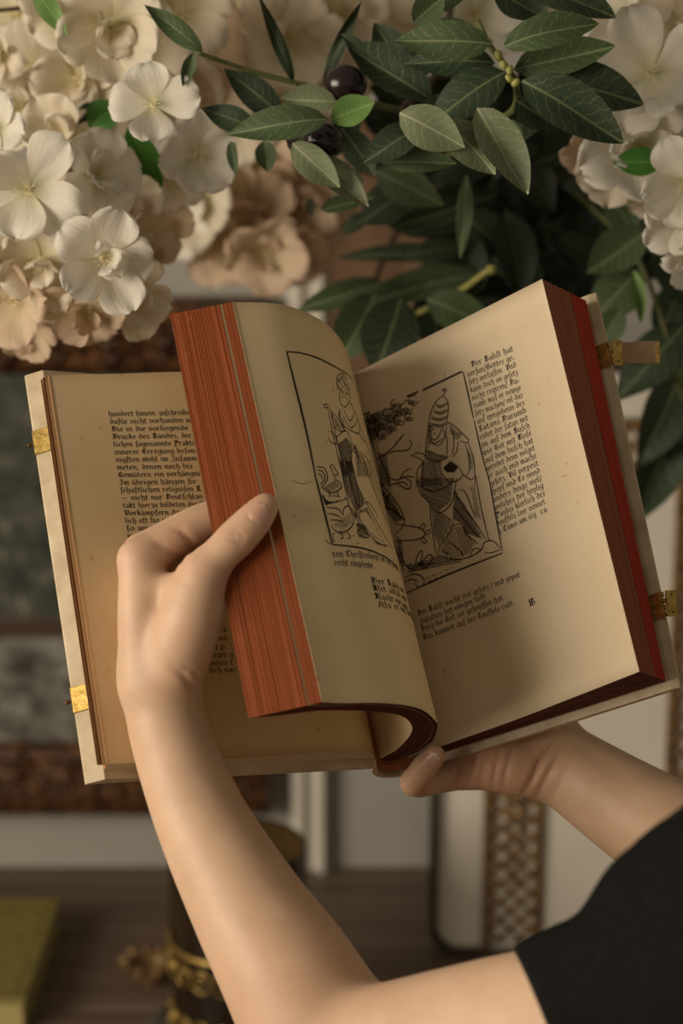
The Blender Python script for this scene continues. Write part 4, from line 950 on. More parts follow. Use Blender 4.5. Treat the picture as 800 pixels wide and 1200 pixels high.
def surface_nets(f, lo, hi, h, nb=24):
    lo = np.array(lo, float); n = np.ceil((np.array(hi) - lo) / h).astype(int) + 2; ids = []; pos = []; quads = []
    NB = [range(0, int(n[a]), nb) for a in range(3)]
    C = np.array([(i, j, k) for i in NB[0] for j in NB[1] for k in NB[2]])
    ctr = lo + (C + nb / 2 + .5) * h; dd = np.concatenate([f(ctr[i:i + 20000]) for i in range(0, len(ctr), 20000)])
    act = C[np.abs(dd) < (nb + 2) * h * 0.87 * 1.1 + 0.3]
    ar = np.arange(nb + 2); I, J, K = np.meshgrid(ar, ar, ar, indexing='ij'); loc = np.stack([I, J, K], -1).reshape(-1, 3)
    S1, S2 = int(n[1] + nb + 4), int(n[2] + nb + 4)
    E12 = [((0, 0, 0), (1, 0, 0)), ((0, 1, 0), (1, 1, 0)), ((0, 0, 1), (1, 0, 1)), ((0, 1, 1), (1, 1, 1)), ((0, 0, 0), (0, 1, 0)), ((1, 0, 0), (1, 1, 0)), ((0, 0, 1), (0, 1, 1)), ((1, 0, 1), (1, 1, 1)), ((0, 0, 0), (0, 0, 1)), ((1, 0, 0), (1, 0, 1)), ((0, 1, 0), (0, 1, 1)), ((1, 1, 0), (1, 1, 1))]
    for c in act:
        D = f(lo + (loc + c) * h).reshape(nb + 2, nb + 2, nb + 2); ins = D < 0
        if ins.all() or not ins.any(): continue
        m = nb + 1; cnt = np.zeros((m, m, m), int)
        for a in (0, 1):
            for b in (0, 1):
                for e in (0, 1): cnt += ins[a:a + m, b:b + m, e:e + m]
        ci = np.argwhere((cnt > 0) & (cnt < 8)); acc = np.zeros((len(ci), 3)); num = np.zeros(len(ci))
        for p, q in E12:
            d0 = D[ci[:, 0] + p[0], ci[:, 1] + p[1], ci[:, 2] + p[2]]; d1 = D[ci[:, 0] + q[0], ci[:, 1] + q[1], ci[:, 2] + q[2]]
            x = (d0 < 0) != (d1 < 0); t = np.where(x, d0 / np.where(x, d0 - d1, 1), 0)
            acc += x[:, None] * (np.array(p) + t[:, None] * (np.array(q) - np.array(p))); num += x
        g = ci + c; ids.append((g[:, 0] * S1 + g[:, 1]) * S2 + g[:, 2]); pos.append(lo + (g + acc / num[:, None]) * h)
        for ax in range(3):
            a1, a2 = (ax + 1) % 3, (ax + 2) % 3; s0 = [slice(1, nb + 1)] * 3; s1 = list(s0); s1[ax] = slice(2, nb + 2)
            A, B = ins[tuple(s0)], ins[tuple(s1)]; e = np.argwhere(A != B)
            if not len(e): continue
            fl = A[e[:, 0], e[:, 1], e[:, 2]]; g = e + 1 + c; q = []
            for (o1, o2) in ((0, 0), (-1, 0), (-1, -1), (0, -1)):
                cc = g.copy(); cc[:, a1] += o1; cc[:, a2] += o2; q.append((cc[:, 0] * S1 + cc[:, 1]) * S2 + cc[:, 2])
            q = np.stack(q, 1); q[~fl] = q[~fl][:, ::-1]; quads.append(q)
    ids = np.concatenate(ids); pos = np.concatenate(pos); quads = np.concatenate(quads)
    u, first = np.unique(ids, return_index=True); V = pos[first]; Fq = np.searchsorted(u, quads)
    return V, Fq
def relax(V, Fq, it=2, lam=0.5):
    a = np.concatenate([Fq[:, 0], Fq[:, 1], Fq[:, 2], Fq[:, 3]]); b = np.concatenate([Fq[:, 1], Fq[:, 2], Fq[:, 3], Fq[:, 0]]); n = len(V); cnt = np.bincount(a, minlength=n)[:, None]
    for _ in range(it): V = V * (1 - lam) + lam * np.stack([np.bincount(a, V[b, k], n) for k in range(3)], 1) / cnt
    return V
def mk_fast(name, V, Fq, mat, parent):
    V = np.asarray(V, float) - BASE[parent.name]; me = bpy.data.meshes.new(name)
    me.vertices.add(len(V)); me.vertices.foreach_set('co', V.ravel().astype(np.float32))
    me.loops.add(Fq.size); me.loops.foreach_set('vertex_index', Fq.ravel().astype(np.int32))
    me.polygons.add(len(Fq)); me.polygons.foreach_set('loop_start', np.arange(0, Fq.size, 4, dtype=np.int32)); me.polygons.foreach_set('use_smooth', np.ones(len(Fq), bool))
    me.update(calc_edges=True); me.validate(); me.materials.append(mat)
    o = bpy.data.objects.new(name, me); COL.objects.link(o); o.parent = parent; BASE[o.name] = BASE[parent.name].copy()
    return o

# ---- left arm and hand: thumb on the fore-edge, fingers behind the turned leaves
la = Body()
la.chain([(188, 790, 109.4, 2.02), (199, 860, 108.7, 2.06), (235, 958, 107.8, 2.36), (290, 1062, 106.3, 2.88), (343, 1150, 105, 3.42), (402, 1262, 104, 3.95)], .8, 'core')
la.chain([(402, 1262, 104, 3.95), (600, 1208, 97, 3.45), (800, 1180, 90.5, 3.7), (960, 1150, 86, 4.2)], .9, 'core')
la.chain([(175, 800, 108.6, 1.55), (168, 727, 108.7, 1.32), (163, 658, 109.0, 1.04)], .8, 'core')
la.chain([(182, 795, 109.6, 1.5), (168, 652, 110.8, 1.08)], .8, 'core')
la.chain([(186, 798, 110.8, 1.4), (173, 660, 112.5, 1.0)], .8, 'core')
la.chain([(189, 802, 111.6, 1.3), (180, 675, 113.9, .92)], .8, 'core')
la.chain([(200, 800, 108.4, 1.5), (214, 755, 107.7, 1.62), (227, 715, 107.3, 1.55), (238, 672, 107.2, 1.12)], .7, 'core')
la.chain([(200, 760, 110, 1.6), (197, 700, 110.8, 1.2)], .8, 'core')
la.chain([(184, 690, 108.8, .7), (226, 688, 107.7, .8)], .9, 'core')
la.chain([(238, 672, 107.2, 1.12), (260, 648, 107.15, .97), (278, 630, 107.2, 1.0), (297, 610, 107.3, .90), (307, 598, 107.45, .76), (311, 593, 107.5, .66)], .45, 'f')
la.chain([(164, 655, 109, 1.04), (205, 631, 109.5, .93), (243, 611, 110.0, .88), (292, 600, 110.4, .74), (322, 602, 110.5, .64)], .55, 'f')
la.chain([(168, 648, 110.8, 1.06), (246, 606, 111.7, .88), (298, 606, 112.0, .78), (324, 612, 112.0, .66)], .35, 'f')
la.chain([(173, 656, 112.5, .98), (246, 628, 113.4, .84), (296, 634, 113.2, .74), (320, 640, 112.9, .62)], .3, 'f')
la.chain([(180, 672, 113.9, .9), (238, 652, 114.6, .74), (276, 660, 114.4, .66), (296, 664, 114.1, .56)], .3, 'f')
for pts in ([(265, 624), (276, 628), (289, 637)], [(263, 629), (275, 633), (285, 643)], [(270, 620), (280, 624), (290, 632)]): la.crease(pts, .085, 2.0, 106.5)
la.crease([(196, 618), (212, 622), (223, 634), (226, 650), (218, 662)], .12, 4, 109.0); la.crease([(176, 630), (190, 640), (206, 652), (222, 666)], .10, 5, 108.4)
la.crease([(186, 640), (203, 655), (216, 672)], -.06, 6, 108.4)
for k in range(5): la.crease([(240, 706 + 8 * k), (254, 701 + 8 * k), (266, 697 + 8 * k)], .030, 1.8, 106.2)
la.crease([(196, 780), (214, 790), (230, 812), (236, 824)], .13, 4.5, 107.4); la.crease([(210, 778), (228, 788), (238, 804)], .08, 3.0, 107.4); la.crease([(186, 700), (180, 740), (182, 780)], -.05, 10, 107.6)
# nail fold of the thumb
la.crease([(290, 596), (292, 607), (303, 613), (313, 609)], .045, 1.8, 106.6)
# ---- right arm and hand: palm under the spine, little finger hooked over the tail
rr_ = Body()
rr_.chain([(655, 892, 121.4, 2.25), (722, 938, 119.8, 2.68), (802, 990, 117.4, 3.15), (920, 1075, 112, 3.8), (1010, 1150, 106, 4.3)], .9, 'core')
rr_.chain([(650, 900, 121.2, 1.8), (615, 901, 120.6, 1.62), (585, 899, 120.4, 1.42), (548, 902, 120.8, 1.08)], .7, 'core')
rr_.chain([(638, 882, 121.8, 1.65), (548, 870, 122.6, 1.15)], .8, 'core')
rr_.chain([(638, 872, 122.0, 1.55), (548, 838, 123.6, 1.15)], .8, 'core')
rr_.chain([(640, 862, 122.0, 1.5), (560, 806, 123.8, 1.1)], .8, 'core')
rr_.chain([(646, 868, 121.8, 1.5), (636, 815, 121.8, 1.15)], .8, 'core')
rr_.chain([(552, 902, 120.8, 1.02), (520, 911, 120.4, .86), (491, 918, 119.6, .80)], .35, 'f')
rr_.fing[-1][0].extend((px(*p[:3]), px(*q[:3]), p[3], q[3]) for p, q in (((491, 918, 119.6, .80), (485, 917, 119.0, .79)), ((485, 917, 119.0, .79), (499, 897, 118.3, .74)), ((499, 897, 118.3, .74), (509, 886, 118.1, .62))))
rr_.chain([(548, 868, 122.6, 1.1), (478, 850, 125.0, .86), (436, 838, 125.6, .76), (412, 834, 125.4, .66)], .35, 'f')
rr_.chain([(548, 836, 123.6, 1.1), (486, 796, 126.2, .9), (446, 778, 127.0, .78), (420, 770, 126.8, .68)], .35, 'f')
rr_.chain([(560, 804, 123.8, 1.05), (518, 742, 126.3, .88), (488, 704, 127.4, .76), (466, 684, 127.4, .66)], .35, 'f')
rr_.chain([(636, 815, 121.8, 1.1), (640, 766, 122.0, .94), (648, 722, 122.0, .82), (652, 702, 122.0, .68)], .4, 'f')
for pts, dp, wd in (([(662, 852), (650, 872), (632, 892), (622, 915), (610, 935)], .16, 3.6), ([(668, 872), (652, 890), (638, 915), (628, 938)], .07, 3), ([(672, 886), (662, 905), (648, 935)], .05, 2.6), ([(655, 868), (642, 888), (632, 912)], -.06, 4),
                    ([(610, 858), (600, 880), (592, 905), (588, 930)], .09, 3), ([(590, 866), (582, 890), (577, 928)], .09, 2.8), ([(572, 872), (566, 895), (563, 928)], .08, 2.8), ([(556, 880), (550, 905), (549, 926)], .08, 2.8), ([(536, 896), (534, 912), (534, 926)], .10, 2.6), ([(601, 872), (592, 893)], .05, 3),
                    ([(494, 900), (503, 907), (513, 906)], .035, 1.6), ([(491, 905), (502, 911), (513, 910)], .03, 1.5), ([(660, 862), (700, 890), (740, 920)], .05, 5)): rr_.crease(pts, dp * 1.6, wd, 119.6, 4.0)
rr_.crease([(500, 884), (501, 893), (509, 897), (517, 893)], .035, 1.5, 117.6, 2.0)
person = empty('person', tuple(c2w(px(900, 1150, 95))), 'reader in a black short-sleeved blouse holding the open book with both hands', 'person')
VL, FL = surface_nets(la, px(60, 1340, 100) * np.array([1, 1, 0]) + np.array([-2, -3, 82]), np.array([23.5, 4, 116.5]), 0.105)
VR, FR = surface_nets(rr_, np.array([1.5, -29, 100.5]), np.array([29, -2.0, 129]), 0.115)
VL = relax(VL, FL, 2, .4); VR = relax(VR, FR, 2, .4)
def calm(V, Fq, keep):                           # even out the long forearm surfaces, leave the hand as it is
    W_ = relax(V, Fq, 30, .5); t = np.clip(keep(V), 0, 1)[:, None]; return V * t + W_ * (1 - t)
VL = calm(VL, FL, lambda P: (940 - (600 - FPX * P[:, 1] / P[:, 2])) / 90)
VR = calm(VR, FR, lambda P: (700 - (400 + FPX * P[:, 0] / P[:, 2])) / 40)
V = np.concatenate([VL, VR]); Fq = np.concatenate([FL, FR + len(VL)])
arms = mk_fast('arms_and_hands', c2w(V), Fq, M_SKIN, person)
bl = np.zeros(len(V))
for (x, y, d, r, st) in ((306, 598, 107, 1.0, .55), (278, 632, 106.6, .9, .35), (214, 640, 109, 1.5, .40), (205, 655, 108.4, 1.2, .35), (236, 668, 106.6, 1.2, .25), (150, 650, 109, 1.2, .2), (225, 740, 106.5, 1.6, .18), (214, 800, 107.5, 1.5, .22),
                         (490, 920, 118.6, 1.2, .45), (508, 888, 117.8, .8, .4), (565, 890, 119.6, 2.4, .50), (600, 885, 119.6, 2.2, .45), (540, 905, 120, 1.4, .5), (625, 890, 119.6, 1.8, .28), (350, 1180, 103, 5, .15)):
    bl = np.maximum(bl, st * np.exp(-(np.linalg.norm(V - px(x, y, d), axis=1) / r) ** 2))
at = arms.data.attributes.new('blush', 'FLOAT', 'POINT'); at.data.foreach_set('value', bl.astype(np.float32))
# ---- fingernails: thin curved plates seated on the skin
def nail(name, body, c, along, facing, L, Wd, tipfrac=0.16):
    c = px(*c); al = px(*along) - c; al /= np.linalg.norm(al); fc = np.array(facing, float); fc -= al * (fc @ al); fc /= np.linalg.norm(fc); sd = np.cross(al, fc)
    na, nb = 12, 9; T = np.repeat(np.linspace(-1, 1, na), nb); S_ = np.tile(np.linspace(-1, 1, nb), na)
    wl = Wd / 2 * np.minimum(1.0, np.sqrt(np.maximum(0, 1 - np.maximum(0, np.abs(T) - .45) ** 2 / .3025)) + .02)
    p = c + np.outer(T * L / 2, al) + np.outer(S_ * wl, sd) + fc * 1.2
    for _ in range(16): p = p - fc * (body(p) * .8)[:, None]
    V = p + fc * (.028 - .02 * S_ ** 2 + .02 * (T > .6))[:, None]
    V = np.array(V); f = grid_faces(na, nb); nt = max(1, int((na - 1) * tipfrac)); mi = [1 if k // (nb - 1) >= na - 1 - nt else 0 for k in range(len(f))]
    return mk(name, c2w(V), f, None, arms, True, midx=mi, mats=[M_NAIL, M_NAILTIP])
nail('fingernail', la, (303, 600, 106.4), (316, 584, 106.6), (.22, .25, -.94), 1.05, .95)
nail('fingernail', rr_, (505, 890, 117.4), (514, 878, 117.6), (.30, .42, -.86), .85, .85, .24)
# ---- blouse
bs = Body()
bs.chain([(640, 1208, 95.6, 4.05), (760, 1178, 91, 4.7), (900, 1160, 87, 6.0)], 1.5, 'core')
bs.chain([(806, 1108, 90, 4.5), (900, 1095, 87, 5.6)], 1.1, 'core')
bs.chain([(900, 1110, 87, 6.2), (1100, 1100, 82, 9.0), (1150, 1500, 84, 10)], 2.0, 'core')
def folds(P, d):
    q = P * np.array([1, 1, .8]); return d + .16 * np.sin(q[:, 0] * 1.1 + 1.3 * np.sin(q[:, 1] * .7)) * np.sin(q[:, 1] * .9 + q[:, 2] * .5 + 1.0) + .07 * np.sin(q[:, 0] * 2.3 - q[:, 1] * 1.9 + q[:, 2])
bs.extra = folds
p1, p2, p3 = px(601, 1106, 94), px(640, 1202, 91.5), px(612, 1150, 100)
nn = np.cross(p2 - p1, p3 - p1); nn /= np.linalg.norm(nn); nn = nn if nn[0] < 0 else -nn
bs.cut.append((p1, nn))
VB, FBq = surface_nets(bs, np.array([5.0, -45, 70]), np.array([42, -8, 108]), 0.26)
mk_fast('black_blouse', c2w(relax(VB, FBq, 2, .5)), FBq, M_BLACK, person)

# ================================================================ blossoms
def petal_mesh(name, mat, seed, notch=0.06, curl=0.25, cup=0.35, wide=0.80):
    rg = random.Random(seed); n, m = 11, 11; V = []; UV = []
    ph = rg.uniform(0, 6.28)
    for i in range(n):
        t = i / (n - 1)
        hw = wide * .5 * (0.16 + 0.84 * math.sin(min(1, t / .66) * math.pi / 2) ** 1.1) * (1 if t < .66 else math.sqrt(max(0.0, 1 - ((t - .66) / .36) ** 2.2)))
        for j in range(m):
            s_ = j / (m - 1) * 2 - 1
            x = s_ * hw; y = t * (1 - notch * (1 - abs(s_)) * (t > .9) - .05 * s_ * s_ * t)
            z = cup * (t ** 1.5) * .75 - curl * max(0, t - .62) ** 2 * 3.0 + .55 * (s_ * hw) ** 2 * 1.9 - .10 * max(0, abs(s_) - .7) * t + .045 * math.sin(s_ * 4.5 + ph + t * 3) * t + .05 * math.sin(s_ * 8 + ph * 2) * t ** 4 - .10 * max(0, abs(s_) - .78) * 3 * t ** 2
            V.append((x, y, z)); UV.append((j / (m - 1), t))
    me = bpy.data.meshes.new(name); me.from_pydata(V, [], grid_faces(n, m)); me.materials.append(mat)
    me.polygons.foreach_set('use_smooth', np.ones(len(me.polygons), bool)); ul = me.uv_layers.new(name='UVMap')
    li = np.empty(len(me.loops), np.int32); me.loops.foreach_get('vertex_index', li); ul.data.foreach_set('uv', np.array(UV, np.float32)[li].ravel())
    return me
PM = {k: [petal_mesh('petal', mt, s + 10 * i, cup=c, curl=cu) for i, (s, c, cu) in enumerate(((1, .40, .35), (2, .62, .30), (3, .28, .55), (4, .8, .15)))] for k, mt in (('c', M_PETAL), ('w', M_PETAL_W), ('p', M_PETAL_P))}
cm = MB()
for k in range(16):
    a = 2.4 * k; r = .05 + .11 * ((k * 7) % 16) / 16; h = .22 + .10 * ((k * 5) % 7) / 7
    cm.tube([(0, 0, 0), (r * .5 * math.cos(a), r * .5 * math.sin(a), h * .55), (r * 1.5 * math.cos(a), r * 1.5 * math.sin(a), h)], [.008, .006, .006], 4)
    cm.ball((r * 1.5 * math.cos(a), r * 1.5 * math.sin(a), h), .016, None, 5, 4)
cm.ball((0, 0, 0), (.09, .09, .06), None, 8, 5)
CM = bpy.data.meshes.new('stamens'); CM.from_pydata(np.concatenate(cm.V).tolist(), [], cm.F); CM.materials.append(M_STAMEN)
def blossom(cl, x, y, d, rpx, ax, ay, kind='c', npet=5, roll=None, op=0.0):
    """ax, ay: where the flower looks in the picture plane (0,0 = at the viewer)"""
    rg = random.Random(int(x * 13 + y * 7 + d))
    p = c2w(px(x, y, d)); R = rpx / FPX * d / 100
    zc = np.array([ax, -ay, -1.0]); zc /= np.linalg.norm(zc); z = zc[0] * AX_R + zc[1] * AX_U + zc[2] * AX_F
    q = Vector(z).to_track_quat('Z', 'Y').to_matrix().to_4x4()
    roll = rg.uniform(0, 6.28) if roll is None else roll
    o = inst('blossom', CM, cl, Matrix.Translation(p - BASE[cl.name]) @ q @ Matrix.Rotation(roll, 4, 'Z') @ Matrix.Scale(R * 1.0, 4))
    for k in range(npet):
        a = 2 * math.pi * k / npet + rg.uniform(-.12, .12)
        tilt = op + rg.uniform(-.15, .42)
        Mx = Matrix.Rotation(a, 4, 'Z') @ Matrix.Translation((0, .05, .012 * (k % 2))) @ Matrix.Rotation(tilt, 4, 'X') @ Matrix.Rotation(rg.uniform(-.15, .15), 4, 'Y') @ Matrix.Diagonal((rg.uniform(1.05, 1.25) , rg.uniform(.86, 1.08), 1, 1))
        inst('petal', rg.choice(PM[kind]), o, Mx)
    if npet == 5 and rg.random() < (.75 if kind != 'w' else .3):
        for k in range(rg.choice((2, 3, 4))):
            sc = rg.uniform(.5, .75)
            inst('petal', rg.choice(PM[kind]), o, Matrix.Rotation(rg.uniform(0, 6.28), 4, 'Z') @ Matrix.Translation((0, .04, .03)) @ Matrix.Rotation(rg.uniform(.45, .95), 4, 'X') @ Matrix.Rotation(rg.uniform(-.3, .3), 4, 'Y') @ Matrix.Diagonal((sc * 1.1, sc, sc, 1)))
def twig(cl, pts, r0, r1, mat=None):
    P = resample3([c2w(px(*p)) for p in pts]); MB().tube(P, np.linspace(r0, r1, len(P)), 7).build('twig', mat or M_TWIG, cl)
def resample3(P, n=14):
    P = np.array(P); Q = np.vstack([2 * P[0] - P[1], P, 2 * P[-1] - P[-2]]); out = []
    for i in range(len(P) - 1):
        p0, p1, p2, p3 = Q[i:i + 4]
        for t in np.linspace(0, 1, n, endpoint=False): out.append(0.5 * (2 * p1 + (p2 - p0) * t + (2 * p0 - 5 * p1 + 4 * p2 - p3) * t ** 2 + (3 * p1 - p0 - 3 * p2 + p3) * t ** 3))
    return np.array(out + [P[-1]])

# leaf meshes (unit length along +Y, width 1 along X)
def leaf_mesh(name, mat, bend, fold, twist=0.0, point=1.0):
    n, m = 13, 7; V = []; UV = []
    for i in range(n):
        t = i / (n - 1); hw = .5 * (math.sin(math.pi * min(1, t ** .85)) ** .75 if 0 < t < 1 else 0.0) + (.02 if t < .1 else 0.004)
        if t > .75: hw *= 1 - .15 * point * (t - .75) / .25
        for j in range(m):
            s_ = j / (m - 1) * 2 - 1; x = s_ * hw; z0 = fold * abs(s_) * hw + .02 * math.sin(6 * t + s_ * 2)
            zz = z0 - bend * (t - .4) ** 2; tw = twist * (t - .3)
            V.append((x * math.cos(tw) - z0 * .3 * math.sin(tw), t, zz + x * math.sin(tw) * .35)); UV.append((.5 + x, t))
    me = bpy.data.meshes.new(name); me.from_pydata(V, [], grid_faces(n, m)); me.materials.append(mat)
    me.polygons.foreach_set('use_smooth', np.ones(len(me.polygons), bool)); ul = me.uv_layers.new(name='UVMap')
    li = np.empty(len(me.loops), np.int32); me.loops.foreach_get('vertex_index', li); ul.data.foreach_set('uv', np.array(UV, np.float32)[li].ravel())
    return me
LMESH = {k: [leaf_mesh('leaf', mt, b, f, tw) for (b, f, tw) in ((.18, .22, 0), (.35, .15, .5), (-.12, .3, -.4), (.25, .05, .9))] for k, mt in LM.items()}
def leaf(br, x0, y0, x1, y1, wpx, col, d, d2=None, face=(0, 0), v=None):
    d2 = d if d2 is None else d2; a = px(x0, y0, d); b = px(x1, y1, d2); y = b - a; L = np.linalg.norm(y); y /= L
    rg = random.Random(int(x0 * 31 + y0 * 17 + x1)); z = np.array([face[0] + rg.uniform(-.25, .25), -face[1] + rg.uniform(-.1, .3), -1.0]); z -= y * (z @ y); z /= np.linalg.norm(z); x = np.cross(y, z)
    T = np.stack([AX_R, AX_U, AX_F], 1); M4 = np.eye(4)
    M4[:3, 0] = T @ x * (wpx / FPX * d / 100); M4[:3, 1] = T @ y * L / 100; M4[:3, 2] = T @ z * L / 100; M4[:3, 3] = c2w(a) - BASE[br.name]
    me = LMESH[col][rg.randrange(4) if v is None else v]
    return inst('leaf', me, br, Matrix(M4.tolist()))
def stem(br, pts, r0, r1, mat=None, name='stem'):
    P = resample3([c2w(px(*p)) for p in pts]); return MB().tube(P, np.linspace(r0, r1, len(P)), 7).build(name, mat or M_STEM, br)

GB = 'cream silk blossom clusters'
c1 = empty('blossom_cluster', tuple(wpx(80, 300, 132)), 'white and cream blossom cluster drooping at the left edge above the painting', 'flowers', GB)
for a in ((180, 122, 125, 56, -.10, .05, 'w', 4, .1), (34, 222, 124, 72, -.2, .15, 'w', 5, .6), (112, 205, 128, 58, .65, -.15, 'w', 5), (122, 302, 124, 62, .15, .25, 'w', 5), (48, 305, 127, 60, -.1, .5, 'c', 5),
          (18, 350, 129, 62, -.4, .5, 'p', 5), (102, 362, 128, 52, -.1, .7, 'p', 5), (150, 348, 130, 52, .6, .6, 'c', 5), (158, 290, 133, 52, .8, .2, 'p', 5), (140, 245, 132, 50, .6, .1, 'c', 5), (-14, 280, 128, 56, -.6, .1, 'c', 5),
          (230, 182, 131, 52, .45, .4, 'w', 5), (196, 205, 136, 48, .2, .6, 'c', 5), (70, 160, 134, 52, -.2, -.2, 'c', 5), (-4, 150, 126, 52, -.5, -.2, 'w', 5), (30, 385, 134, 42, -.1, .9, 'p', 5), (70, 250, 133, 58, 0, .2, 'c', 5), (60, 340, 134, 58, 0, .6, 'c', 5), (175, 262, 140, 50, .5, .4, 'p', 5)): blossom(c1, *a)
twig(c1, [(-120, -420, 150), (-60, 60, 140), (30, 120, 139), (90, 220, 137), (110, 320, 134)], .003, .0018); twig(c1, [(-60, 60, 140), (80, 130, 139), (150, 120, 134), (182, 124, 127)], .0022, .0012)
twig(c1, [(30, 120, 139), (150, 180, 137), (215, 190, 134)], .002, .0012)
leaf(c1, 105, 150, 140, 120, 40, 'vivid', 133); leaf(c1, 150, 150, 190, 222, 34, 'vivid', 131, 133); leaf(c1, 130, 125, 88, 160, 42, 'dark', 136)
c2_ = empty('blossom_cluster', tuple(wpx(180, 40, 140)), 'cream blossom cluster across the top left behind the olive stem', 'flowers', GB)
for a in ((130, 30, 130, 70, .1, .5, 'c', 5), (85, 10, 132, 62, -.2, .3, 'c', 5), (165, 60, 136, 60, .2, .5, 'c', 5), (90, 95, 137, 62, -.1, .3, 'c', 5), (40, 80, 140, 58, -.3, .2, 'c', 5), (25, 125, 138, 50, -.3, .3, 'c', 5), (110, 130, 141, 55, .2, .4, 'c', 5), (210, 15, 142, 66, .1, .3, 'c', 5), (235, 60, 147, 66, .1, .3, 'p', 5), (20, 20, 142, 56, -.4, 0, 'c', 5), (60, 45, 145, 60, 0, 0, 'c', 5), (270, 20, 150, 70, 0, .3, 'c', 5), (205, 100, 148, 62, 0, .4, 'c', 5), (140, 90, 146, 60, 0, .4, 'c', 5), (0, 60, 136, 44, -.5, .2, 'c', 5)): blossom(c2_, *a)
twig(c2_, [(-60, -430, 156), (-40, -60, 150), (60, 20, 148), (160, 70, 145), (230, 40, 149)], .0035, .002); twig(c2_, [(60, 20, 148), (40, 90, 144), (22, 130, 140)], .002, .0012)
twig(c2_, [(-30, 14, 134), (20, 10, 134), (60, 2, 134)], .0016, .0012)
leaf(c2_, 40, -12, 78, 40, 26, 'bright', 128)
c3 = empty('blossom_cluster', tuple(wpx(360, 40, 155)), 'soft cream blossom cluster behind the olive leaves at top centre', 'flowers', GB)
for a in ((340, 45, 148, 66, .1, .2, 'c', 5), (395, 20, 150, 62, .2, .1, 'c', 5), (300, 60, 152, 62, -.1, .3, 'c', 5), (375, 85, 152, 60, .1, .4, 'c', 5), (440, 10, 156, 62, .2, 0, 'c', 5), (310, 10, 156, 62, 0, 0, 'c', 5), (420, 60, 158, 58, .2, .2, 'c', 5), (265, 90, 154, 58, -.1, .4, 'c', 5), (555, 15, 155, 62, 0, .3, 'w', 5), (500, 20, 160, 60, 0, .2, 'c', 5), (610, 10, 160, 58, 0, .2, 'c', 5), (330, 110, 156, 60, 0, .5, 'p', 5), (280, 140, 158, 56, -.2, .5, 'c', 5)): blossom(c3, *a)
twig(c3, [(430, -430, 172), (420, -80, 165), (380, 10, 160), (330, 60, 156), (280, 110, 157)], .0035, .002); twig(c3, [(420, -80, 165), (480, 0, 163), (600, 0, 163)], .003, .002)
c4 = empty('blossom_cluster', tuple(wpx(290, 250, 172)), 'blurred peach blossom cluster hanging in front of the wall above the frame', 'flowers', GB)
for a in ((290, 255, 170, 62, 0, .3, 'p', 5), (235, 240, 168, 58, -.3, .2, 'c', 5), (340, 245, 172, 60, .2, .3, 'p', 5), (310, 295, 168, 52, 0, .6, 'p', 5), (260, 290, 170, 50, -.2, .6, 'p', 5), (300, 205, 172, 60, 0, 0, 'p', 5), (355, 200, 175, 56, .2, 0, 'p', 5), (250, 205, 172, 54, -.2, 0, 'p', 5), (345, 290, 172, 46, .2, .6, 'p', 5), (330, 165, 174, 56, 0, -.2, 'p', 5), (215, 265, 168, 42, -.6, .3, 'w', 5), (280, 170, 174, 54, 0, -.2, 'p', 5), (370, 255, 175, 46, .4, .3, 'p', 5)): blossom(c4, *a)
twig(c4, [(340, -430, 186), (330, -40, 182), (320, 80, 180), (300, 180, 177), (290, 250, 173)], .0035, .002)
c5 = empty('blossom_cluster', tuple(wpx(760, 130, 130)), 'white blossom cluster at the top right corner beside dark olive leaves', 'flowers', GB)
for a in ((762, 85, 128, 74, -.35, .05, 'w', 5), (750, 172, 130, 74, -.15, .1, 'w', 5), (806, 215, 126, 58, -.4, .3, 'w', 5), (796, 255, 129, 48, -.2, .6, 'w', 5), (690, 172, 136, 38, -.2, .9, 'p', 5), (722, 190, 134, 50, 0, .9, 'c', 5), (818, 130, 130, 62, .1, 0, 'w', 5), (800, 40, 132, 66, .1, -.2, 'c', 5), (735, 25, 134, 60, -.3, -.3, 'w', 5), (690, 60, 138, 50, -.5, .2, 'c', 5), (806, 300, 130, 34, .2, .9, 'w', 5), (770, 225, 136, 44, 0, .8, 'c', 5)): blossom(c5, *a)
twig(c5, [(920, -430, 152), (900, -60, 145), (830, 30, 141), (780, 110, 138), (770, 210, 138)], .0035, .002); twig(c5, [(830, 30, 141), (740, 60, 140), (700, 160, 139)], .0022, .0012)
leaf(c5, 775, 190, 718, 190, 34, 'vivid', 128); leaf(c5, 640, -5, 622, 30, 20, 'mid', 136)

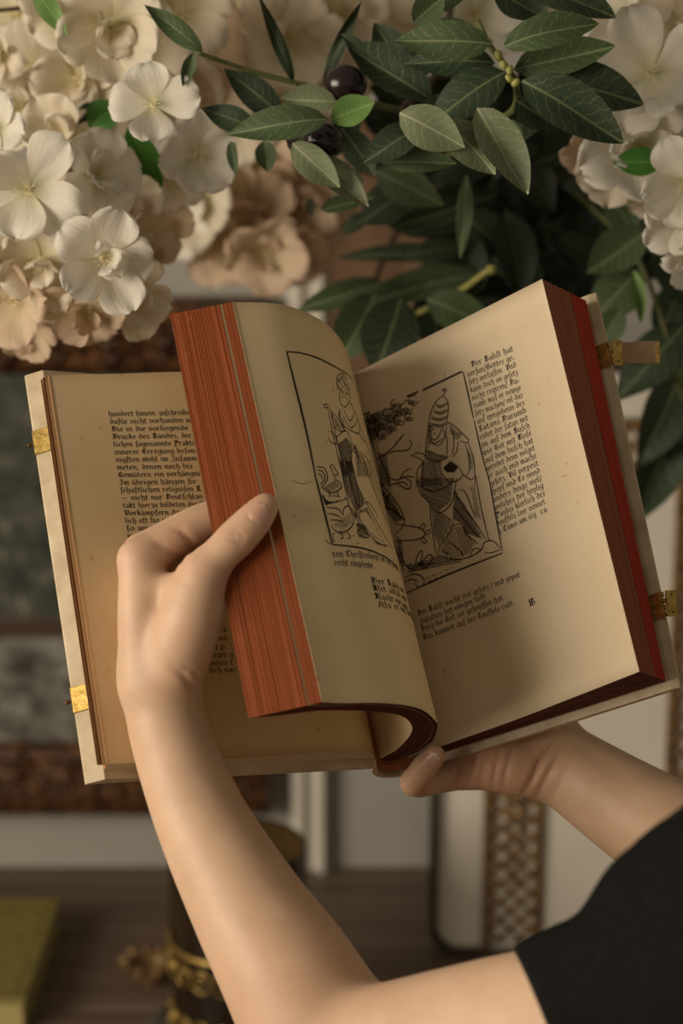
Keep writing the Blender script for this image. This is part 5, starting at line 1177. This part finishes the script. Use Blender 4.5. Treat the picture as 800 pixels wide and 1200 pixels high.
GO = 'olive branches'
o1 = empty('olive_branch', tuple(wpx(300, 110, 127)), 'olive sprig reaching left in front of the blossoms, with dark olives', 'branch', GO)
stem(o1, [(232, 62, 124), (290, 82, 126), (345, 97, 127), (400, 112, 129), (470, 130, 133)], .0013, .0022)
stem(o1, [(470, 130, 133), (520, 60, 142), (530, -120, 158), (520, -430, 172)], .0022, .0032, M_TWIG)
stem(o1, [(345, 97, 127), (360, 150, 126), (345, 170, 125)], .0012, .0009); stem(o1, [(400, 112, 129), (385, 150, 128), (340, 140, 126)], .0012, .0009)
for a in ((237, 60, 168, 3, 27, 'mid', 123.5), (228, 62, 214, 102, 16, 'mid', 124), (330, 136, 262, 78, 38, 'dark', 126), (300, 150, 235, 126, 32, 'dark', 125), (384, 138, 264, 155, 42, 'mid', 121), (394, 120, 327, 116, 34, 'pale', 124.5), (388, 140, 439, 120, 38, 'bright', 122), (342, 168, 398, 220, 38, 'pale', 123), (365, 185, 431, 243, 36, 'pale', 124), (340, 150, 372, 182, 40, 'dark', 128), (270, 165, 276, 205, 14, 'mid', 128), (310, 165, 314, 202, 26, 'mid', 129), (350, 190, 428, 215, 34, 'dark', 130), (376, 246, 438, 232, 22, 'mid', 132), (362, 232, 366, 254, 10, 'dark', 134), (400, 150, 440, 205, 36, 'dark', 129), (420, 125, 380, 190, 34, 'dark', 131)): leaf(o1, *a)
leaf(o1, 345, 97, 303, -6, 16, 'dark', 127, 124, v=3); leaf(o1, 378, 98, 420, 4, 15, 'dark', 129, 126, v=3)
def olive(br, x, y, d, r, tilt=0.0):
    p = c2w(px(x, y, d)); R = r / FPX * d / 100; MB().ball(p, (R * 1.15, R, R), Matrix.Rotation(tilt, 3, 'Y'), 20, 14).build('olive', M_OLIVE, br)
olive(o1, 405, 98, 125, 22); olive(o1, 378, 165, 124, 21, .3); olive(o1, 352, 160, 127, 16)
o2 = empty('olive_branch', tuple(wpx(590, 80, 127)), 'dark leafy olive branch at top centre with yellow-green buds on its stem', 'branch', GO)
st2 = stem(o2, [(560, 25, 122), (573, 52, 121.5), (588, 72, 122), (604, 98, 123), (600, 130, 127), (560, 150, 133), (520, 190, 140)], .0016, .0024)
stem(o2, [(520, 190, 140), (548, 120, 150), (560, -60, 162), (560, -430, 174)], .0024, .0034, M_TWIG)
for (x, y) in ((572, 50), (584, 64), (590, 76), (597, 82), (604, 97), (563, 130), (596, 92)): MB().ball(c2w(px(x, y, 121.2)), (.0024, .0028, .0030), Matrix.Rotation(x, 3, 'Y'), 8, 6).build('bud', M_BUD, o2)
for a in ((505, 118, 404, 53, 52, 'dark', 125), (480, 95, 438, 24, 44, 'dark', 129), (575, 50, 460, 46, 50, 'mid', 119), (580, 72, 470, 72, 40, 'dark', 122), (592, 82, 498, 145, 56, 'dark', 121), (590, 52, 702, 22, 44, 'mid', 114), (602, 82, 720, 55, 46, 'mid', 122), (612, 94, 732, 166, 62, 'dark', 118.5), (628, 92, 757, 116, 62, 'dark', 122), (558, 128, 617, 229, 54, 'pale', 119), (468, 132, 545, 172, 52, 'pale', 118), (520, 140, 582, 202, 50, 'pale', 119), (492, 148, 424, 190, 40, 'dark', 123), (448, 190, 535, 190, 32, 'mid', 124), (604, 118, 655, 150, 44, 'dark', 124), (600, 140, 604, 200, 24, 'mid', 124), (486, 0, 545, -6, 40, 'mid', 121), (484, 26, 520, -4, 36, 'mid', 120), (580, -10, 640, 22, 50, 'dark', 124), (618, -14, 724, 14, 46, 'dark', 123), (600, -20, 622, 24, 44, 'dark', 126), (560, 60, 500, 20, 44, 'dark', 128), (640, 130, 560, 175, 40, 'dark', 129), (540, 110, 480, 170, 46, 'dark', 130), (520, 60, 440, 90, 44, 'dark', 131), (400, 40, 440, 70, 14, 'dark', 126)): leaf(o2, *a)
leaf(o2, 560, 60, 556, 34, 12, 'bright', 122)
o3 = empty('olive_branch', tuple(wpx(470, 340, 150)), 'blurred olive branch just above the open pages with a yellowish stem', 'branch', GO)
stem(o3, [(573, 316, 143), (540, 340, 145), (500, 362, 148), (470, 372, 152), (420, 372, 158)], .0022, .0022, M_BUD)
stem(o3, [(420, 372, 158), (470, 260, 166), (560, 100, 172), (600, -430, 178)], .0022, .0036, M_TWIG)
MB().ball(wpx(575, 316, 143), .0035, None, 10, 8).build('bud', M_BUD, o3)
for a in ((450, 330, 345, 364, 32, 'mid', 148), (570, 318, 395, 360, 38, 'mid', 150), (440, 345, 398, 424, 58, 'mid', 146), (470, 350, 440, 440, 70, 'dark', 144), (500, 350, 580, 384, 48, 'mid', 145), (545, 296, 388, 300, 22, 'dark', 156), (550, 240, 460, 266, 32, 'dark', 146), (547, 205, 540, 302, 20, 'mid', 138), (500, 340, 520, 420, 60, 'dark', 150), (540, 250, 600, 300, 50, 'dark', 152), (480, 220, 420, 262, 50, 'dark', 148), (470, 300, 560, 285, 26, 'dark', 150), (430, 250, 400, 275, 20, 'dark', 150), (560, 300, 660, 320, 55, 'dark', 158), (520, 270, 440, 250, 40, 'dark', 155), (440, 200, 520, 240, 46, 'mid', 142)): leaf(o3, *a)
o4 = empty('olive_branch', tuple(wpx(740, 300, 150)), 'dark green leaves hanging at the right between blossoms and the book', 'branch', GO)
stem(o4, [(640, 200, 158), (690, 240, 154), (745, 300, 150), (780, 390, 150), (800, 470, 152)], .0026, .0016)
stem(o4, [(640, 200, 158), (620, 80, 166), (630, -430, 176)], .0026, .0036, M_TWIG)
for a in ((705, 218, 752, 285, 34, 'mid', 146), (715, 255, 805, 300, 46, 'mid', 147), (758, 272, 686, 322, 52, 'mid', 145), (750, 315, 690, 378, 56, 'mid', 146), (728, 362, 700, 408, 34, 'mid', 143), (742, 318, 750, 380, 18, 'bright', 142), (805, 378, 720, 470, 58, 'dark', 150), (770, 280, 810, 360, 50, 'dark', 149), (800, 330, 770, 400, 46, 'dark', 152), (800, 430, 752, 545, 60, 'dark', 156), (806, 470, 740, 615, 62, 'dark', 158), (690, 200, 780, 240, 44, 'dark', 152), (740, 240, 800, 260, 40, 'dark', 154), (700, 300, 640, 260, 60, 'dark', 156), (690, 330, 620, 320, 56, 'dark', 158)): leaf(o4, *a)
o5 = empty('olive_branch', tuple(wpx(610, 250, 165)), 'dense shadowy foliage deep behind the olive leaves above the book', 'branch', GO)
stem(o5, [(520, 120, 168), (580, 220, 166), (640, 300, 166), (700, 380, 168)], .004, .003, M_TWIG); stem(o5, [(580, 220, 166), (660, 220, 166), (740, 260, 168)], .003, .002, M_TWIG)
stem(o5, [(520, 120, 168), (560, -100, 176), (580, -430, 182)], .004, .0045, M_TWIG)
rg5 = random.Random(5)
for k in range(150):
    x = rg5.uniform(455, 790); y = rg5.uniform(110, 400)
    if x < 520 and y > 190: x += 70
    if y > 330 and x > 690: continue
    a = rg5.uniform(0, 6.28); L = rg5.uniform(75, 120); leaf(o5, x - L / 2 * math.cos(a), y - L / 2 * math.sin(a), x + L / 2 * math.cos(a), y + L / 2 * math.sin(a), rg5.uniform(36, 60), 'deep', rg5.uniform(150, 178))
